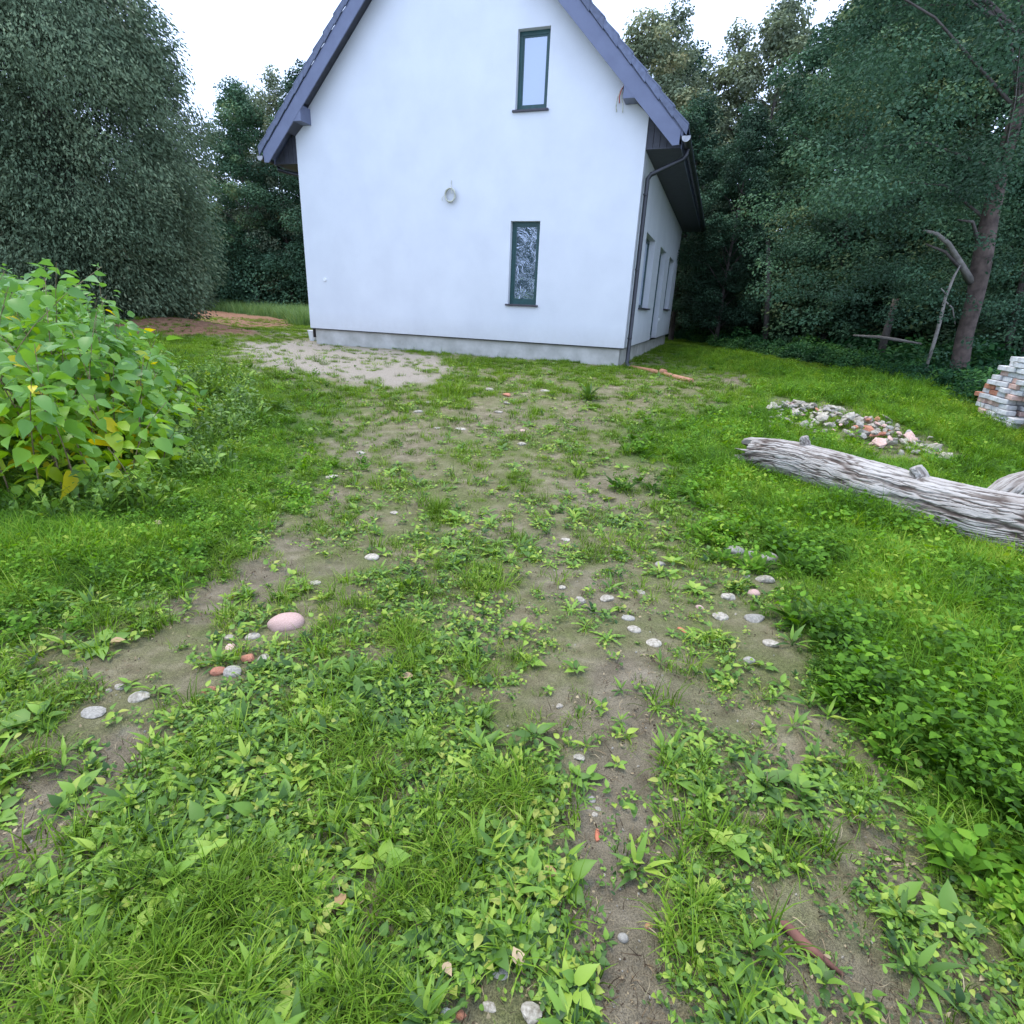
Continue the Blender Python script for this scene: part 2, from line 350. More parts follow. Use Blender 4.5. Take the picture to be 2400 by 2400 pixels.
c = mixc(t, mmath(t, 'MULTIPLY', pl.outputs[0], .3), r1.outputs[0], (.48, .46, .42))
t.links.new(c, b.inputs['Base Color']); b.inputs['Roughness'].default_value = .9; b.inputs['Specular IOR Level'].default_value = .2
bump(t, b, mmath(t, 'ADD', nf, nn), .5, .006)
# foliage
G = [(0, (.022, .060, .012)), (.35, (.055, .150, .020)), (.65, (.115, .250, .032)), (.88, (.21, .33, .05)), (1, (.40, .34, .09))]
M['grass'] = leafmat('grass_blade', [(0, (.044, .085, .008)), (.35, (.110, .210, .016)), (.7, (.205, .350, .028)), (1, (.38, .43, .10))], .35, .6, .35, .9, spec=.15)
M['lush'] = leafmat('lush_grass_blade', [(0, (.038, .095, .010)), (.35, (.095, .220, .016)), (.65, (.170, .350, .026)), (1, (.36, .46, .06))], .38, .6, .35, 1.5, spec=.18, pscale=1.6)
M['weed'] = leafmat('weed_leaf', [(0, (.034, .080, .020)), (.4, (.110, .215, .034)), (.72, (.205, .355, .045)), (.96, (.34, .45, .06)), (1, (.36, .40, .08))], .30, .45, .3, .7, spec=.3, pscale=2.5)
M['straw'] = leafmat('dry_straw', [(0, (.07, .045, .025)), (.4, (.24, .17, .09)), (1, (.46, .37, .22))], .2, .8, .5)
M['bush'] = leafmat('shrub_leaf', [(0, (.110, .240, .075)), (.35, (.165, .340, .055)), (.6, (.250, .440, .035)), (.82, (.370, .520, .028)), (.93, (.44, .50, .03)), (1, (.66, .56, .03))], .42, .40, .0, .0, spec=.4)
M['decid'] = leafmat('tree_leaf', [(0, (.030, .058, .034)), (.5, (.060, .125, .068)), (.85, (.105, .190, .085)), (1, (.18, .22, .09))], .20, .7, .5, .9, spec=.15, pscale=.5)  # greens lightened to imitate haze over the wood
M['farleaf'] = leafmat('far_tree_leaf', [(0, (.10, .125, .085)), (.5, (.18, .225, .135)), (.85, (.26, .30, .16)), (1, (.34, .32, .16))], .20, .7, .4, .9, spec=.15, pscale=.4)  # haze put into the colour here too, as a paler leaf
M['conifer'] = leafmat('conifer_spray', [(0, (.060, .092, .052)), (.5, (.130, .185, .105)), (.85, (.22, .275, .155)), (1, (.30, .30, .19))], .12, .8, .2, .7, spec=.1, pscale=.9)  # spray colour lightened, standing in for a veil of haze
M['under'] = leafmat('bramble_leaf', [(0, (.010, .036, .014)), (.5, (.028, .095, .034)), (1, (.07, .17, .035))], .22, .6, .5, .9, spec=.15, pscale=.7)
M['meadow'] = leafmat('meadow_grass', [(0, (.07, .14, .035)), (.5, (.15, .27, .07)), (1, (.26, .34, .11))], .3, .6, .5, .4)
M['dryleaf'] = leafmat('dry_leaf', [(0, (.26, .13, .05)), (.5, (.42, .26, .12)), (1, (.55, .42, .26))], .25, .6, .0, .0)

# ------------------------------------------------------------------ ground sheet
nx, ny = 430, 520
sx = np.linspace(-1, 1, nx); gx = np.sinh(sx*4.6)/np.sinh(4.6)*140
sy = np.linspace(0, 1, ny); gy = -1.2+np.sinh(sy*5.2)/np.sinh(5.2)*230
X, Y = np.meshgrid(gx, gy); X = X.ravel(); Y = Y.ravel()
mk = masks(X, Y); Z = tz(X, Y, mk)
V = np.stack([X, Y, Z], 1)
ii = (np.arange(ny-1)[:, None]*nx+np.arange(nx-1)[None, :]).ravel()
F = np.stack([ii, ii+1, ii+1+nx, ii+nx], 1)
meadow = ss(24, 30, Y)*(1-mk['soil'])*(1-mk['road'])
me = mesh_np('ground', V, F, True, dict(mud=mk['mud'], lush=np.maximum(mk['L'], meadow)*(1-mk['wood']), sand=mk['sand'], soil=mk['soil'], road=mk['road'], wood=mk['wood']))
tag(add('ground', me, M['ground']), kind='structure')

# ------------------------------------------------------------------ house
house = empty('house', (HX, HY, HZ), YAW)
tag(house, 'white gabled house with slate blue roof edge and two narrow green windows', 'house')
k = K; CU = -HWID/2; ZB = .5357*k; HE = 6.45*k; TT = 12.56*k; BB = 11.77*k; SO = 12.05*k; SZ = 5.59*k; OFF = -.5*k
def wallgrid(us, zs, holes, thick, fn):                      # wall with real openings, fn maps (u, depth, z)
    mb = MB()
    for i in range(len(us)-1):
        for j in range(len(zs)-1):
            a, b_, c_, d_ = us[i], us[i+1], zs[j], zs[j+1]
            if any(a >= h[0]-1e-6 and b_ <= h[1]+1e-6 and c_ >= h[2]-1e-6 and d_ <= h[3]+1e-6 for h in holes): continue
            mb.add([fn(a, 0, c_), fn(b_, 0, c_), fn(b_, 0, d_), fn(a, 0, d_)], [[0, 1, 2, 3]])
    for h in holes:                                          # reveals
        a, b_, c_, d_ = h[:4]; q = thick
        mb.add([fn(a, 0, c_), fn(a, q, c_), fn(a, q, d_), fn(a, 0, d_)], [[0, 1, 2, 3]])
        mb.add([fn(b_, 0, c_), fn(b_, q, c_), fn(b_, q, d_), fn(b_, 0, d_)], [[3, 2, 1, 0]])
        mb.add([fn(a, 0, d_), fn(b_, 0, d_), fn(b_, q, d_), fn(a, q, d_)], [[3, 2, 1, 0]])
        mb.add([fn(a, 0, c_), fn(b_, 0, c_), fn(b_, q, c_), fn(a, q, c_)], [[0, 1, 2, 3]])
    return mb
w1 = (-3.68*k, -2.775*k, 1.615*k, 3.892*k); w2 = (-3.68*k, -2.775*k, 6.61*k, 8.43*k)
# gable wall: rectangle with holes up to 5.5, then the triangle around the upper hole
top = SO-.02
def zt(u): return top-abs(u-CU)
us = [-HWID, -9.5*k, CU, w1[0], w1[1], -1.5*k, 0]
mb = MB()
zb1 = 5.6*k
g1 = wallgrid(sorted(set([-HWID, w1[0], w1[1], 0])), [ZB, w1[2], w1[3], zb1], [w1], .17, lambda u, d, z: (u, d, z))
mb.add(g1.v, g1.f)
cols = [-HWID, CU, w2[0], w2[1], 0]
for i in range(len(cols)-1):
    a, b_ = cols[i], cols[i+1]
    segs = [(zb1, None)] if not (a == w2[0]) else [(zb1, w2[2]), (w2[3], None)]
    for z0, z1 in segs:
        pts = [(a, 0, z0), (b_, 0, z0), (b_, 0, zt(b_) if z1 is None else z1), (a, 0, zt(a) if z1 is None else z1)]
        mb.add(pts, [[0, 1, 2, 3]])
g2 = wallgrid([w2[0], w2[1]], [w2[2], w2[3]], [w2], .17, lambda u, d, z: (u, d, z)); mb.add(g2.v, g2.f)
def mbmesh(mb, name, mat, parent, smooth=False):            # no normal recalculation
    me = bpy.data.meshes.new(name); me.from_pydata(mb.v, [], mb.f); me.update(); return add(name, me, mat, parent)
mb.add([(-HWID, 0, ZB), (0, 0, ZB), (0, .12, ZB), (-HWID, .12, ZB)], [[3, 2, 1, 0]])
mbmesh(mb, 'wall', M['plaster'], house)['label'] = 'white plastered gable wall'
holes = [(2.2*k, 4.7*k, 1.69*k, 3.89*k), (6.6*k, 9.0*k, ZB, 3.92*k), (10.8*k, 13.4*k, 1.75*k, 3.94*k)]
usd = sorted(set([0, HDEP]+[h[0] for h in holes]+[h[1] for h in holes])); zsd = sorted(set([ZB, SZ+.3]+[h[2] for h in holes]+[h[3] for h in holes]))
ws = wallgrid(usd, zsd, holes, .2, lambda u, d, z: (-d, u, z))
ws.add([(0, 0, ZB), (0, HDEP, ZB), (-.12, HDEP, ZB), (-.12, 0, ZB)], [[0, 1, 2, 3]])
mbmesh(ws, 'wall', M['plaster'], house)['label'] = 'white side wall with two windows and a door opening'
wl = MB().add([(-HWID, 0, ZB), (-HWID, HDEP, ZB), (-HWID, HDEP, SZ+.3), (-HWID, 0, SZ+.3)], [[0, 1, 2, 3]])
mbmesh(wl, 'wall', M['plaster'], house)
bw = MB().add([(-HWID, HDEP, ZB), (0, HDEP, ZB), (0, HDEP, SZ), (CU, HDEP, top), (-HWID, HDEP, SZ)], [[0, 1, 2, 3, 4]]); mbmesh(bw, 'wall', M['plaster'], house)
# plinth set back behind the render, with a dark drip edge between
pb = MB().box((-HWID+.10, .075, -.4), (-.10, HDEP-.1, ZB-.002)); pb.build('plinth', M['concrete'], house)
MB().box((-HWID+.012, .012, ZB-.022), (-.012, .09, ZB-.001)).build('drip_edge', M['gutter'], house)
MB().box((-.09, .095, ZB-.022), (-.012, HDEP-.05, ZB-.001)).build('drip_edge', M['gutter'], house)
MB().box((-HWID+.06, .10, ZB), (-.24, HDEP-.1, ZB+.05)).build('floor_slab', M['concrete'], house)
# windows
def window(h, glass, name='window', sillup=0.):
    a, b_, c_, d_ = h; y = .12; f = .075
    fr = MB()
    fr.box((a+.002, y, c_+.002), (a+f, y+.05, d_-.002)); fr.box((b_-f, y, c_+.002), (b_-.002, y+.05, d_-.002))
    fr.box((a+f, y, c_+.002), (b_-f, y+.05, c_+f+.02)); fr.box((a+f, y, d_-f), (b_-f, y+.05, d_-.002))
    w = fr.build('window', M['frame'], house)
    sash = MB(); s = .03
    for bx in (((a+f, c_+f+.02), (a+f+s, d_-f)), ((b_-f-s, c_+f+.02), (b_-f, d_-f)), ((a+f+s, c_+f+.02), (b_-f-s, c_+f+.02+s)), ((a+f+s, d_-f-s), (b_-f-s, d_-f))):
        sash.box((bx[0][0], y+.012, bx[0][1]), (bx[1][0], y+.045, bx[1][1]))
    sash.build('sash', M['frame'], w)
    MB().box((a+f+s, y+.024, c_+f+.02+s), (b_-f-s, y+.034, d_-f-s)).build('pane', glass, w)
    MB().prism([(a-.05, c_-.035), (b_+.05, c_-.035), (b_+.05, c_+.0), (b_+.035, c_+.004), (a-.035, c_+.004), (a-.05, c_)], -.055, y-.002).build('sill', M['sill'], w, bevel=.004)
    return w
window(w1, M['glass_low'])['label'] = 'lower narrow window reflecting trees and sky'
window(w2, M['glass_up'])['label'] = 'upper narrow window reflecting the sky'
def sidewin(h, door=False):
    a, b_, c_, d_ = h; x = -.15; f = .08
    fr = MB()
    for p in (((a+.002, c_+.002), (a+f, d_-.002)), ((b_-f, c_+.002), (b_-.002, d_-.002)), ((a+f, c_+.002), (b_-f, c_+f)), ((a+f, d_-f), (b_-f, d_-.002)), (((a+b_)/2-f/2, c_+f), ((a+b_)/2+f/2, d_-f))):
        fr.box((x-.05, p[0][0], p[0][1]), (x, p[1][0], p[1][1]))
    w = fr.build('door' if door else 'window', M['frame'], house)
    for q0, q1 in ((a+f, (a+b_)/2-f/2), ((a+b_)/2+f/2, b_-f)):
        MB().box((x-.03, q0, c_+f), (x-.02, q1, d_-f)).build('pane', M['glass_up'], w)
    if not door: MB().box((-.145, a-.05, c_-.04), (.07, b_+.05, c_+.003)).build('sill', M['sill'], w, bevel=.004)
sidewin(holes[0]); sidewin(holes[1], True); sidewin(holes[2])
# roof: two slopes, verge tiles, barge boards
def sl(side, d, z): return (CU+side*d, z)
for side in (-1, 1):
    slab = MB(); slope_bot = HE+.02
    slab.prism([sl(side, 0, BB+.30), sl(side, slope_bot, BB+.30-slope_bot), sl(side, slope_bot, BB+.42-slope_bot), sl(side, 0, BB+.42)], OFF+.03, HDEP+.3)
    rf = slab.build('roof', M['roofmetal'], house)
    # tile courses over the slope
    tc = MB(); n = 17; pitch_ = (HE+.08)/n
    for i in range(n):
        d0 = i*pitch_; d1 = d0+pitch_+.03
        zt0 = TT-.055-d0-.02; zt1 = TT-.02-d1
        tc.prism([sl(side, d0, zt0), sl(side, d1, zt1), sl(side, d1, zt1-.035), sl(side, d0, zt0-.035)], OFF+.135, HDEP+.3)
    o = tc.build('tile_course', M['tile'], rf); o['kind'] = 'stuff'
    # verge tiles, each its own piece lapping over the next
    for i in range(n):
        d0 = i*pitch_-.0; d1 = d0+pitch_+.035
        a0 = TT-.035-d0; a1 = TT-d1+.008; q = .16
        vt = MB()
        vt.prism([sl(side, d0, a0), sl(side, d1, a1), sl(side, d1, a1-.035), sl(side, d0, a0-.035)], OFF-.02, OFF+.13)
        vt.prism([sl(side, d0+.004, a0-.035), sl(side, d1-.002, a1-.035), sl(side, d1-.002-.02, a1-.035-q), sl(side, d0+.02, a0-.035-q+.03)], OFF-.02, OFF+.006)
        vt.build('verge_tile', M['tile'], rf, bevel=.004)
    # barge board
    e0 = 6.42*k; bt = .42
    MB().prism([sl(side, 0, BB), sl(side, e0-.12, BB-e0+.12), sl(side, e0, BB-e0+.13), sl(side, e0, BB-e0+.36), sl(side, 0, BB+bt)], OFF+.008, OFF+.035).build('barge_board', M['roofmetal'], house)
    # rake soffit
    so = MB(); zz = SO+.0
    so.prism([sl(side, 0, zz), sl(side, 4.95*k, zz-4.95*k), sl(side, 4.95*k, zz-4.95*k+.03), sl(side, 0, zz+.03)], OFF+.037, -.002)
    so.build('rake_soffit', M['soffit'], house)
    # boxed wall plate end
    MB().prism([sl(side, 4.90*k, 6.58*k), sl(side, 5.20*k, 6.58*k), sl(side, 5.20*k, BB-5.20*k+.1), sl(side, 4.90*k, BB-4.90*k+.1)], OFF+.012, -.002).build('plate_end', M['roofmetal'], house)
    MB().prism([sl(side, 5.205*k, 6.58*k), sl(side, 5.53*k, 6.32*k), sl(side, 5.53*k, 6.36*k), sl(side, 5.205*k, 6.62*k)], OFF+.04, -.002).build('rake_soffit', M['soffit'], house)
    # boxed eaves with horizontal soffit
    e1 = HE-.02; i1 = HWID/2+.003
    x0, x1 = sorted((CU+side*i1, CU+side*e1))
    nb = 5
    for j in range(nb):                                       # vertical boards closing the end of the eaves box
        a = i1+(e1-i1)*j/nb; c_ = i1+(e1-i1)*(j+1)/nb-.008
        MB().prism([sl(side, a, SZ+.001), sl(side, c_, SZ+.001), sl(side, c_, BB-c_+.22), sl(side, a, BB-a+.22)], .02, .04).build('eaves_board', M['soffit'], house)
    MB().box((x0, .0, SZ-.02), (x1, HDEP+.28, SZ)).build('eaves_soffit', M['soffit'], house)
    xf = CU+side*(e1+.004); MB().box((min(xf, xf+side*.02), -.0, SZ-.03), (max(xf, xf+side*.02), HDEP+.28, SZ+.25)).build('fascia', M['roofmetal'], house)
    # gutter
    gp = []; gr = .075; gx_ = CU+side*(e1+.115); gz = BB-e1+.25
    prof = [(gx_+gr*math.cos(a_), gz+gr*math.sin(a_)) for a_ in np.linspace(PI, 2*PI, 13)]+[(gx_+(gr-.008)*math.cos(a_), gz+(gr-.008)*math.sin(a_)) for a_ in np.linspace(2*PI, PI, 13)]
    gt = MB().prism(prof, OFF+.02, HDEP+.3).build('gutter', M['gutter'], house)
    cp = [(gx_+(gr+.004)*math.cos(a_), gz+(gr+.004)*math.sin(a_)) for a_ in np.linspace(PI, 2*PI, 13)]+[(gx_+gr+.004, gz+.02), (gx_-gr-.004, gz+.02)]
    MB().prism(cp, OFF+.0, OFF+.018).build('end_cap', M['cap'], gt)
    for q in range(12): MB().prism([(gx_+(gr+.006)*math.cos(a_), gz+(gr+.006)*math.sin(a_)) for a_ in np.linspace(PI, 2*PI, 9)]+[(gx_+(gr+.001)*math.cos(a_), gz+(gr+.001)*math.sin(a_)) for a_ in np.linspace(2*PI, PI, 9)], .3+q*.95, .33+q*.95).build('gutter_bracket', M['gutter'], gt)
    # downpipe
    if side == 1:
        wx = .085
        P = [(gx_, .18, gz-.05), (gx_, .18, gz-.17), (gx_-.06, .18, gz-.24), (wx+.06, .17, SZ-.42), (wx, .17, SZ-.5), (wx, .17, SZ-.62), (wx, .17, .12), (wx+.01, .14, .06), (wx+.10, .03, -.0)]
    else:
        wx = -HWID-.075
        P = [(gx_, .25, gz-.05), (gx_, .25, gz-.15), (wx-.05, .25, SZ-.22), (wx, .25, SZ-.3), (wx, .25, .15)]
    dp = MB().tube(P, .045, 14).build('downpipe', M['gutter'], house, smooth=True)
    for zz_ in (.6, 2.0, 3.4):
        MB().tube([(wx, P[-2][1]+.0, zz_), (wx, P[-2][1], zz_+.03)], .051, 14).build('pipe_clamp', M['gutter'], dp)
# ridge caps
for i in range(36):
    y0 = OFF-.02+i*.335; prof = [(CU+.13*math.cos(a_), TT-.075+.11*math.sin(a_)) for a_ in np.linspace(0, PI, 9)]
    MB().prism(prof, y0, y0+.35).build('ridge_tile', M['tile'], house)
# small outlet on the gable
oc = MB().tube([(-10.31*k, -.035, 2.13*k), (-10.31*k, .004, 2.13*k)], [.040, .046], 14).build('wall_outlet', M['white'], house)
dv = MB().tube([(8.0*k, 0, 1.4*k)], [.03]) if False else None
MB().tube([(-.005, 8.9*k+.25, 1.28*k), (.03, 8.9*k+.25, 1.28*k)], [.05, .045], 12).build('wall_outlet', M['white'], house)
def hw(u, v, z): return Matrix.Translation((HX, HY, HZ)) @ Matrix.Rotation(YAW, 4, 'Z') @ Vector((u, v, z))
# coil of cable hanging on the gable
cz = 4.58*k; cu = -5.61*k
ce = empty('cable_coil', hw(cu, -.03, cz), YAW); tag(ce, 'round coil of white cable hanging in the middle of the gable wall', 'cable')
for kk in range(5):
    rr = .125+.012*random.random(); P = []
    for a_ in np.linspace(0, 2*PI, 30): P.append((rr*math.cos(a_)*(.88+.02*kk)+.006*(kk-2), -.012*kk+.01*math.sin(3*a_+kk), rr*math.sin(a_)*(1.06-.012*kk)))
    MB().tube(P, .0125, 6, False).build('cable_loop', M['cable'], ce, smooth=True)
MB().tube([(.01, .028, .30), (.012, .0, .24), (.03, -.01, .16), (.05, -.05, .09), (.06, -.05, .02)], .007, 6).build('cable_tail', M['cable'], ce, smooth=True)
MB().tube([(-.16, -.02, -.02), (-.20, -.03, -.06), (-.19, -.02, -.11)], .006, 6).build('cable_tail', M['cable'], ce, smooth=True)
# loose wires under the right end of the rake
cw = empty('loose_cable', hw(-.75*k, -.03, 6.7*k), YAW); tag(cw, 'loose red and white wire ends hanging below the right roof edge', 'cable')
MB().tube([(.02, .03, .20), (-.03, -.04, .12), (-.07, -.06, .0), (-.08, -.05, -.14), (-.06, -.05, -.22)], .012, 6).build('wire', M['cable'], cw, smooth=True)
MB().tube([(.02, .03, .22), (-.0, -.05, .15), (-.03, -.07, .02), (-.02, -.05, -.08)], .011, 6).build('wire', M['redcable'], cw, smooth=True)
MB().tube([(.03, .03, .18), (.0, -.04, .05), (.05, -.06, -.10), (.06, -.05, -.24)], .010, 6).build('wire', M['cable'], cw, smooth=True)
# plastic bucket by the left corner
pb_ = at(735, 798); be = empty('plastic_bucket', (pb_[0], pb_[1], float(tz(pb_[0], pb_[1]))), .3)
tag(be, 'small white plastic bucket on the ground at the left corner of the house', 'bucket')
be.location.z += .0
MB().tube([(0, 0, 0), (0, 0, .27)], [.10, .14], 18).build('bucket_body', M['white'], be, smooth=False)
MB().tube([(0, 0, .25), (0, 0, .278)], [.148, .148], 18).build('rim', M['white'], be)
# orange drain pipe lying in the grass
dpz = [at(1478, 862), at(1530, 873), at(1580, 885), at(1620, 896)]
MBp = MB().tube([(p[0], p[1], float(tz(p[0], p[1]))+.02) for p in dpz], .05, 14).build('drain_pipe', M['orange'], None, smooth=True)
tag(MBp, 'orange plastic drain pipe half sunk in grass at the foot of the downpipe', 'pipe')
MB().tube([((dpz[1][0]*.6+dpz[2][0]*.4), (dpz[1][1]*.6+dpz[2][1]*.4), float(tz(dpz[1][0], dpz[1][1]))+.045), ((dpz[1][0]*.45+dpz[2][0]*.55), (dpz[1][1]*.45+dpz[2][1]*.55), float(tz(dpz[1][0], dpz[1][1]))+.045)], .068, 14).build('pipe_socket', M['orange'], MBp, smooth=True)

# ------------------------------------------------------------------ stones
def rock(seed, sub=2, flat=.6, ang=.35, name='stone'):
    bm = bmesh.new(); bmesh.ops.create_icosphere(bm, subdivisions=sub, radius=1)
    r = np.random.default_rng(seed); pl = r.normal(size=(9, 3)); pl /= np.linalg.norm(pl, axis=1)[:, None]; dd = r.uniform(.48, .82, 9)
    for v in bm.verts:
        p = np.array(v.co)
        for a, d in zip(pl, dd):
            s = p@a
            if s > d: p = p-a*(s-d)*(1-ang*.3)
        p = p*(1+.10*(vn2(p[0]*2+seed, p[1]*2+p[2]*1.7, seed)-.5))
        v.co = p*np.array([1, .78, flat])*.5
    me = bpy.data.meshes.new(name); bm.to_mesh(me); bm.free()
    if ang < .5: me.polygons.foreach_set('use_smooth', np.ones(len(me.polygons), bool))
    return me
def smoothrock(seed, flat=.6):
    bm = bmesh.new(); bmesh.ops.create_icosphere(bm, subdivisions=3, radius=.5)
    for v in bm.verts:
        p = np.array(v.co); p = p*(1+.16*(float(vn2(p[0]*3+seed, p[1]*3+p[2]*2, seed))-.5)); v.co = p*np.array([1, .8, flat])
    me = bpy.data.meshes.new('stone'); bm.to_mesh(me); bm.free(); me.polygons.foreach_set('use_smooth', np.ones(len(me.polygons), bool)); return me
CLEARS = []
def stone_at(px_, py_, wpx, matn, label, name='stone', cat='stone', kind='a', flat=.55, rz=None, lift=.25, asp=1.):
    P = at(px_, py_); w = wpx/FPX*depth(P)
    me = smoothrock(int(px_), flat) if kind == 's' else rock(int(px_*3+py_), 2, flat, .8)
    o = add(name, me, M[matn]); z = float(tz(P[0], P[1]))
    o.location = (P[0], P[1], z+w*flat*(.06 if kind == 's' else .10)); o.scale = (w, w*asp, w); o.rotation_euler = (random.uniform(-.15, .15), random.uniform(-.15, .15), random.uniform(-.5, .5) if rz is None else rz)
    CLEARS.append((P[0], P[1]-w*.25, w*.75)); tag(o, label, cat); return o
STN = [
 (672, 1468, 84, 'pinkstone', 'rounded pink boulder, largest stone lying on the left wheel track', 's', .58),
 (536, 1494, 30, 'limestone', 'small white pebble below and left of the pink boulder', 'a', .6),
 (592, 1492, 36, 'limestone', 'white oval pebble right beside the pink boulder on its lower left', 's', .5),
 (618, 1548, 40, 'limestone', 'dirty white stone touching the right end of the broken red bricks', 'a', .5),
 (547, 1580, 48, 'greystone', 'grey white stone among the broken red bricks', 'a', .5),
 (325, 1640, 52, 'limestone', 'bright grey stone half hidden in weeds left of the broken bricks', 'a', .55),
 (256, 1622, 16, 'limestone', 'tiny cream pebble, leftmost of a pair on dark mud', 's', .7),
 (282, 1614, 26, 'limestone', 'small cream pebble, larger one of a pair on dark mud', 's', .5),
 (220, 1672, 56, 'greystone', 'flat elongated pale stone at the head of the muddy patch on the left', 'a', .35),
 (872, 1308, 38, 'limestone', 'pale flat oval stone alone in the middle of the track', 's', .45),
 (740, 1368, 30, 'limestone', 'pale wedge shaped stone at the left track above the pink boulder', 'a', .4),
 (1358, 1406, 32, 'limestone', 'white chunky stone, left of two in the middle of the track', 'a', .75),
 (1422, 1402, 40, 'limestone', 'cream chunky stone, right of two in the middle of the track', 'a', .6),
 (1472, 1452, 32, 'greystone', 'grey flat oval pebble, upper one of three in a slanting row', 's', .35),
 (1486, 1480, 32, 'limestone', 'whitish flat oval pebble, middle one of three in a slanting row', 's', .35),
 (1532, 1508, 38, 'limestone', 'beige flat oval pebble, lowest of three in a slanting row', 's', .35),
 (1710, 1398, 42, 'limestone', 'bright white stone, the brightest in the cluster by the long grass', 'a', .6),
 (1766, 1390, 34, 'pinkstone', 'pinkish stone just right of the bright white stone', 's', .6),
 (1686, 1444, 46, 'limestone', 'white flat stone with a notched top below the bright white stone', 'a', .45),
 (1770, 1448, 52, 'greystone', 'dark grey flat stone in grass right of the cluster', 'a', .45),
 (1722, 1294, 46, 'greystone', 'long grey beige stone, leftmost of three at the top of the cluster', 's', .5),
 (1762, 1302, 30, 'greystone', 'small beige stone between two larger ones at the top of the cluster', 's', .6),
 (1802, 1312, 46, 'greystone', 'rounded beige boulder, rightmost of three at the top of the cluster', 's', .6),
 (1792, 1358, 46, 'limestone', 'whitish long stone in grass below the rounded beige boulder', 'a', .5),
 (1750, 1350, 22, 'limestone', 'small white chip left of the whitish long stone in grass', 'a', .5),
 (1806, 1512, 44, 'limestone', 'white curved stone at the lower end of the stone cluster', 'a', .5),
 (1756, 1548, 28, 'greystone', 'small blue grey stone below the white curved stone', 's', .5),
 (1640, 1424, 20, 'pinkstone', 'small brownish pebble left of the stone cluster', 's', .6),
 (1548, 1322, 30, 'greystone', 'pale grey stone in weeds between the track and the stone cluster', 'a', .45),
 (1500, 1388, 26, 'limestone', 'pale flat chip in weeds right of the cream chunky stone', 'a', .4),
 (1318, 1372, 24, 'limestone', 'small white chip above the white chunky stone in the track', 'a', .4),
 (1326, 1262, 26, 'limestone', 'white sliver of stone on brown soil in mid track', 'a', .35),
 (925, 1206, 24, 'limestone', 'white chip lying in the weeds left of the grass tuft', 'a', .4),
 (1356, 1770, 32, 'limestone', 'white chip at the left border of the bare right wheel track', 'a', .4),
 (1312, 1648, 22, 'limestone', 'narrow white bone shaped chip left of the bare wheel track', 'a', .4),
 (1388, 1858, 24, 'greystone', 'square grey chip, highest of three on the bare wheel track', 'a', .4),
 (1404, 1878, 16, 'limestone', 'white oval pebble, right one of three on the bare wheel track', 's', .4),
 (1396, 1891, 16, 'limestone', 'white oval pebble, lowest of three on the bare wheel track', 's', .4),
 (1462, 2190, 26, 'greystone', 'small blue grey pebble at the bottom of the bare wheel track', 's', .7),
 (1246, 2384, 62, 'limestone', 'large pale stone cut by the lower picture edge', 'a', .5),
 (1150, 2362, 48, 'limestone', 'pale stone left of the large stone at the lower picture edge', 'a', .5),
 (1172, 2290, 44, 'greystone', 'flat pale stone above the two stones at the lower edge', 'a', .3),
 (1045, 2372, 30, 'brickwhite', 'red and white brick crumb at the lower edge', 'a', .6),
 (1788, 2400, 30, 'greystone', 'grey pebble in mud near the lower right edge', 's', .5),
 (545, 888, 42, 'greystone', 'grey stone in short grass right of the leafy shrub', 'a', .4),
 (980, 967, 26, 'limestone', 'white stone on the track left of centre, half way to the house', 'a', .4),
 (1005, 945, 16, 'limestone', 'small white chip above the white stone half way to the house', 'a', .4),
 (1145, 916, 26, 'limestone', 'white chip left of the red shard near the house', 'a', .5),
 (1170, 964, 24, 'limestone', 'flat white chip below the red shard near the house', 'a', .35),
 (1188, 946, 18, 'limestone', 'tiny white chip just under the red shard near the house', 'a', .5),
 (1278, 917, 26, 'limestone', 'white chip right of the red shard near the house', 'a', .4),
 (1080, 1003, 26, 'limestone', 'flat white chip on the track behind the grass tuft', 'a', .3),
 (1025, 1003, 18, 'limestone', 'small white chip left of the flat white chip on the track', 'a', .3),
 (1225, 1045, 26, 'limestone', 'white crumbly stone in mid track', 'a', .5),
 (778, 1120, 34, 'limestone', 'white sliver at the edge of the left grass', 'a', .3),
 (845, 1060, 24, 'limestone', 'white chip on bare ground left of the track', 'a', .4),
 (798, 805, 14, 'limestone', 'white chip right beside the plinth near the bucket', 'a', .7),
]
for px_, py_, w_, mt, lb, kd, fl in STN: stone_at(px_, py_, w_, mt, lb, kind=kd, flat=fl)
BR = [(583, 1548, 40, 'brickred', 'broken red brick piece, right one of the pieces below the pink boulder', .6),
      (540, 1518, 34, 'brickpink', 'pale red brick crumb, upper one of the pieces below the pink boulder', .5),
      (510, 1580, 42, 'brickred', 'orange red brick piece, middle one of the pieces below the pink boulder', .6),
      (490, 1622, 40, 'brickred', 'orange red brick piece, lowest of the pieces below the pink boulder', .45),
      (1188, 928, 24, 'brickred', 'small red shard on the grass in front of the house', .5),
      (1082, 2376, 30, 'brickred', 'red crumb of brick at the lower edge', .5),
      (1226, 1008, 18, 'brickpink', 'pale orange crumb on the track half way to the house', .5),
      (1523, 2162, 22, 'brickred', 'reddish brick crumb right of the bare wheel track', .5),
      (1020, 2156, 0, '', '', 0)]
for px_, py_, w_, mt, lb, fl in BR:
    if w_: stone_at(px_, py_, w_, mt, lb, name='brick_fragment', cat='brick fragment', flat=fl)
stone_at(1600, 1474, 34, 'shard', 'long orange clay shard in weeds right of the pebble row', name='clay_shard', cat='shard', flat=.3, rz=-.9, asp=.4)
stone_at(1402, 1942, 44, 'shard', 'upright red clay shard on the bare right wheel track', name='clay_shard', cat='shard', flat=.35, rz=1.5, asp=.5)
P0, P1, P2 = at(1790, 2150), at(1880, 2205), at(1980, 2280)
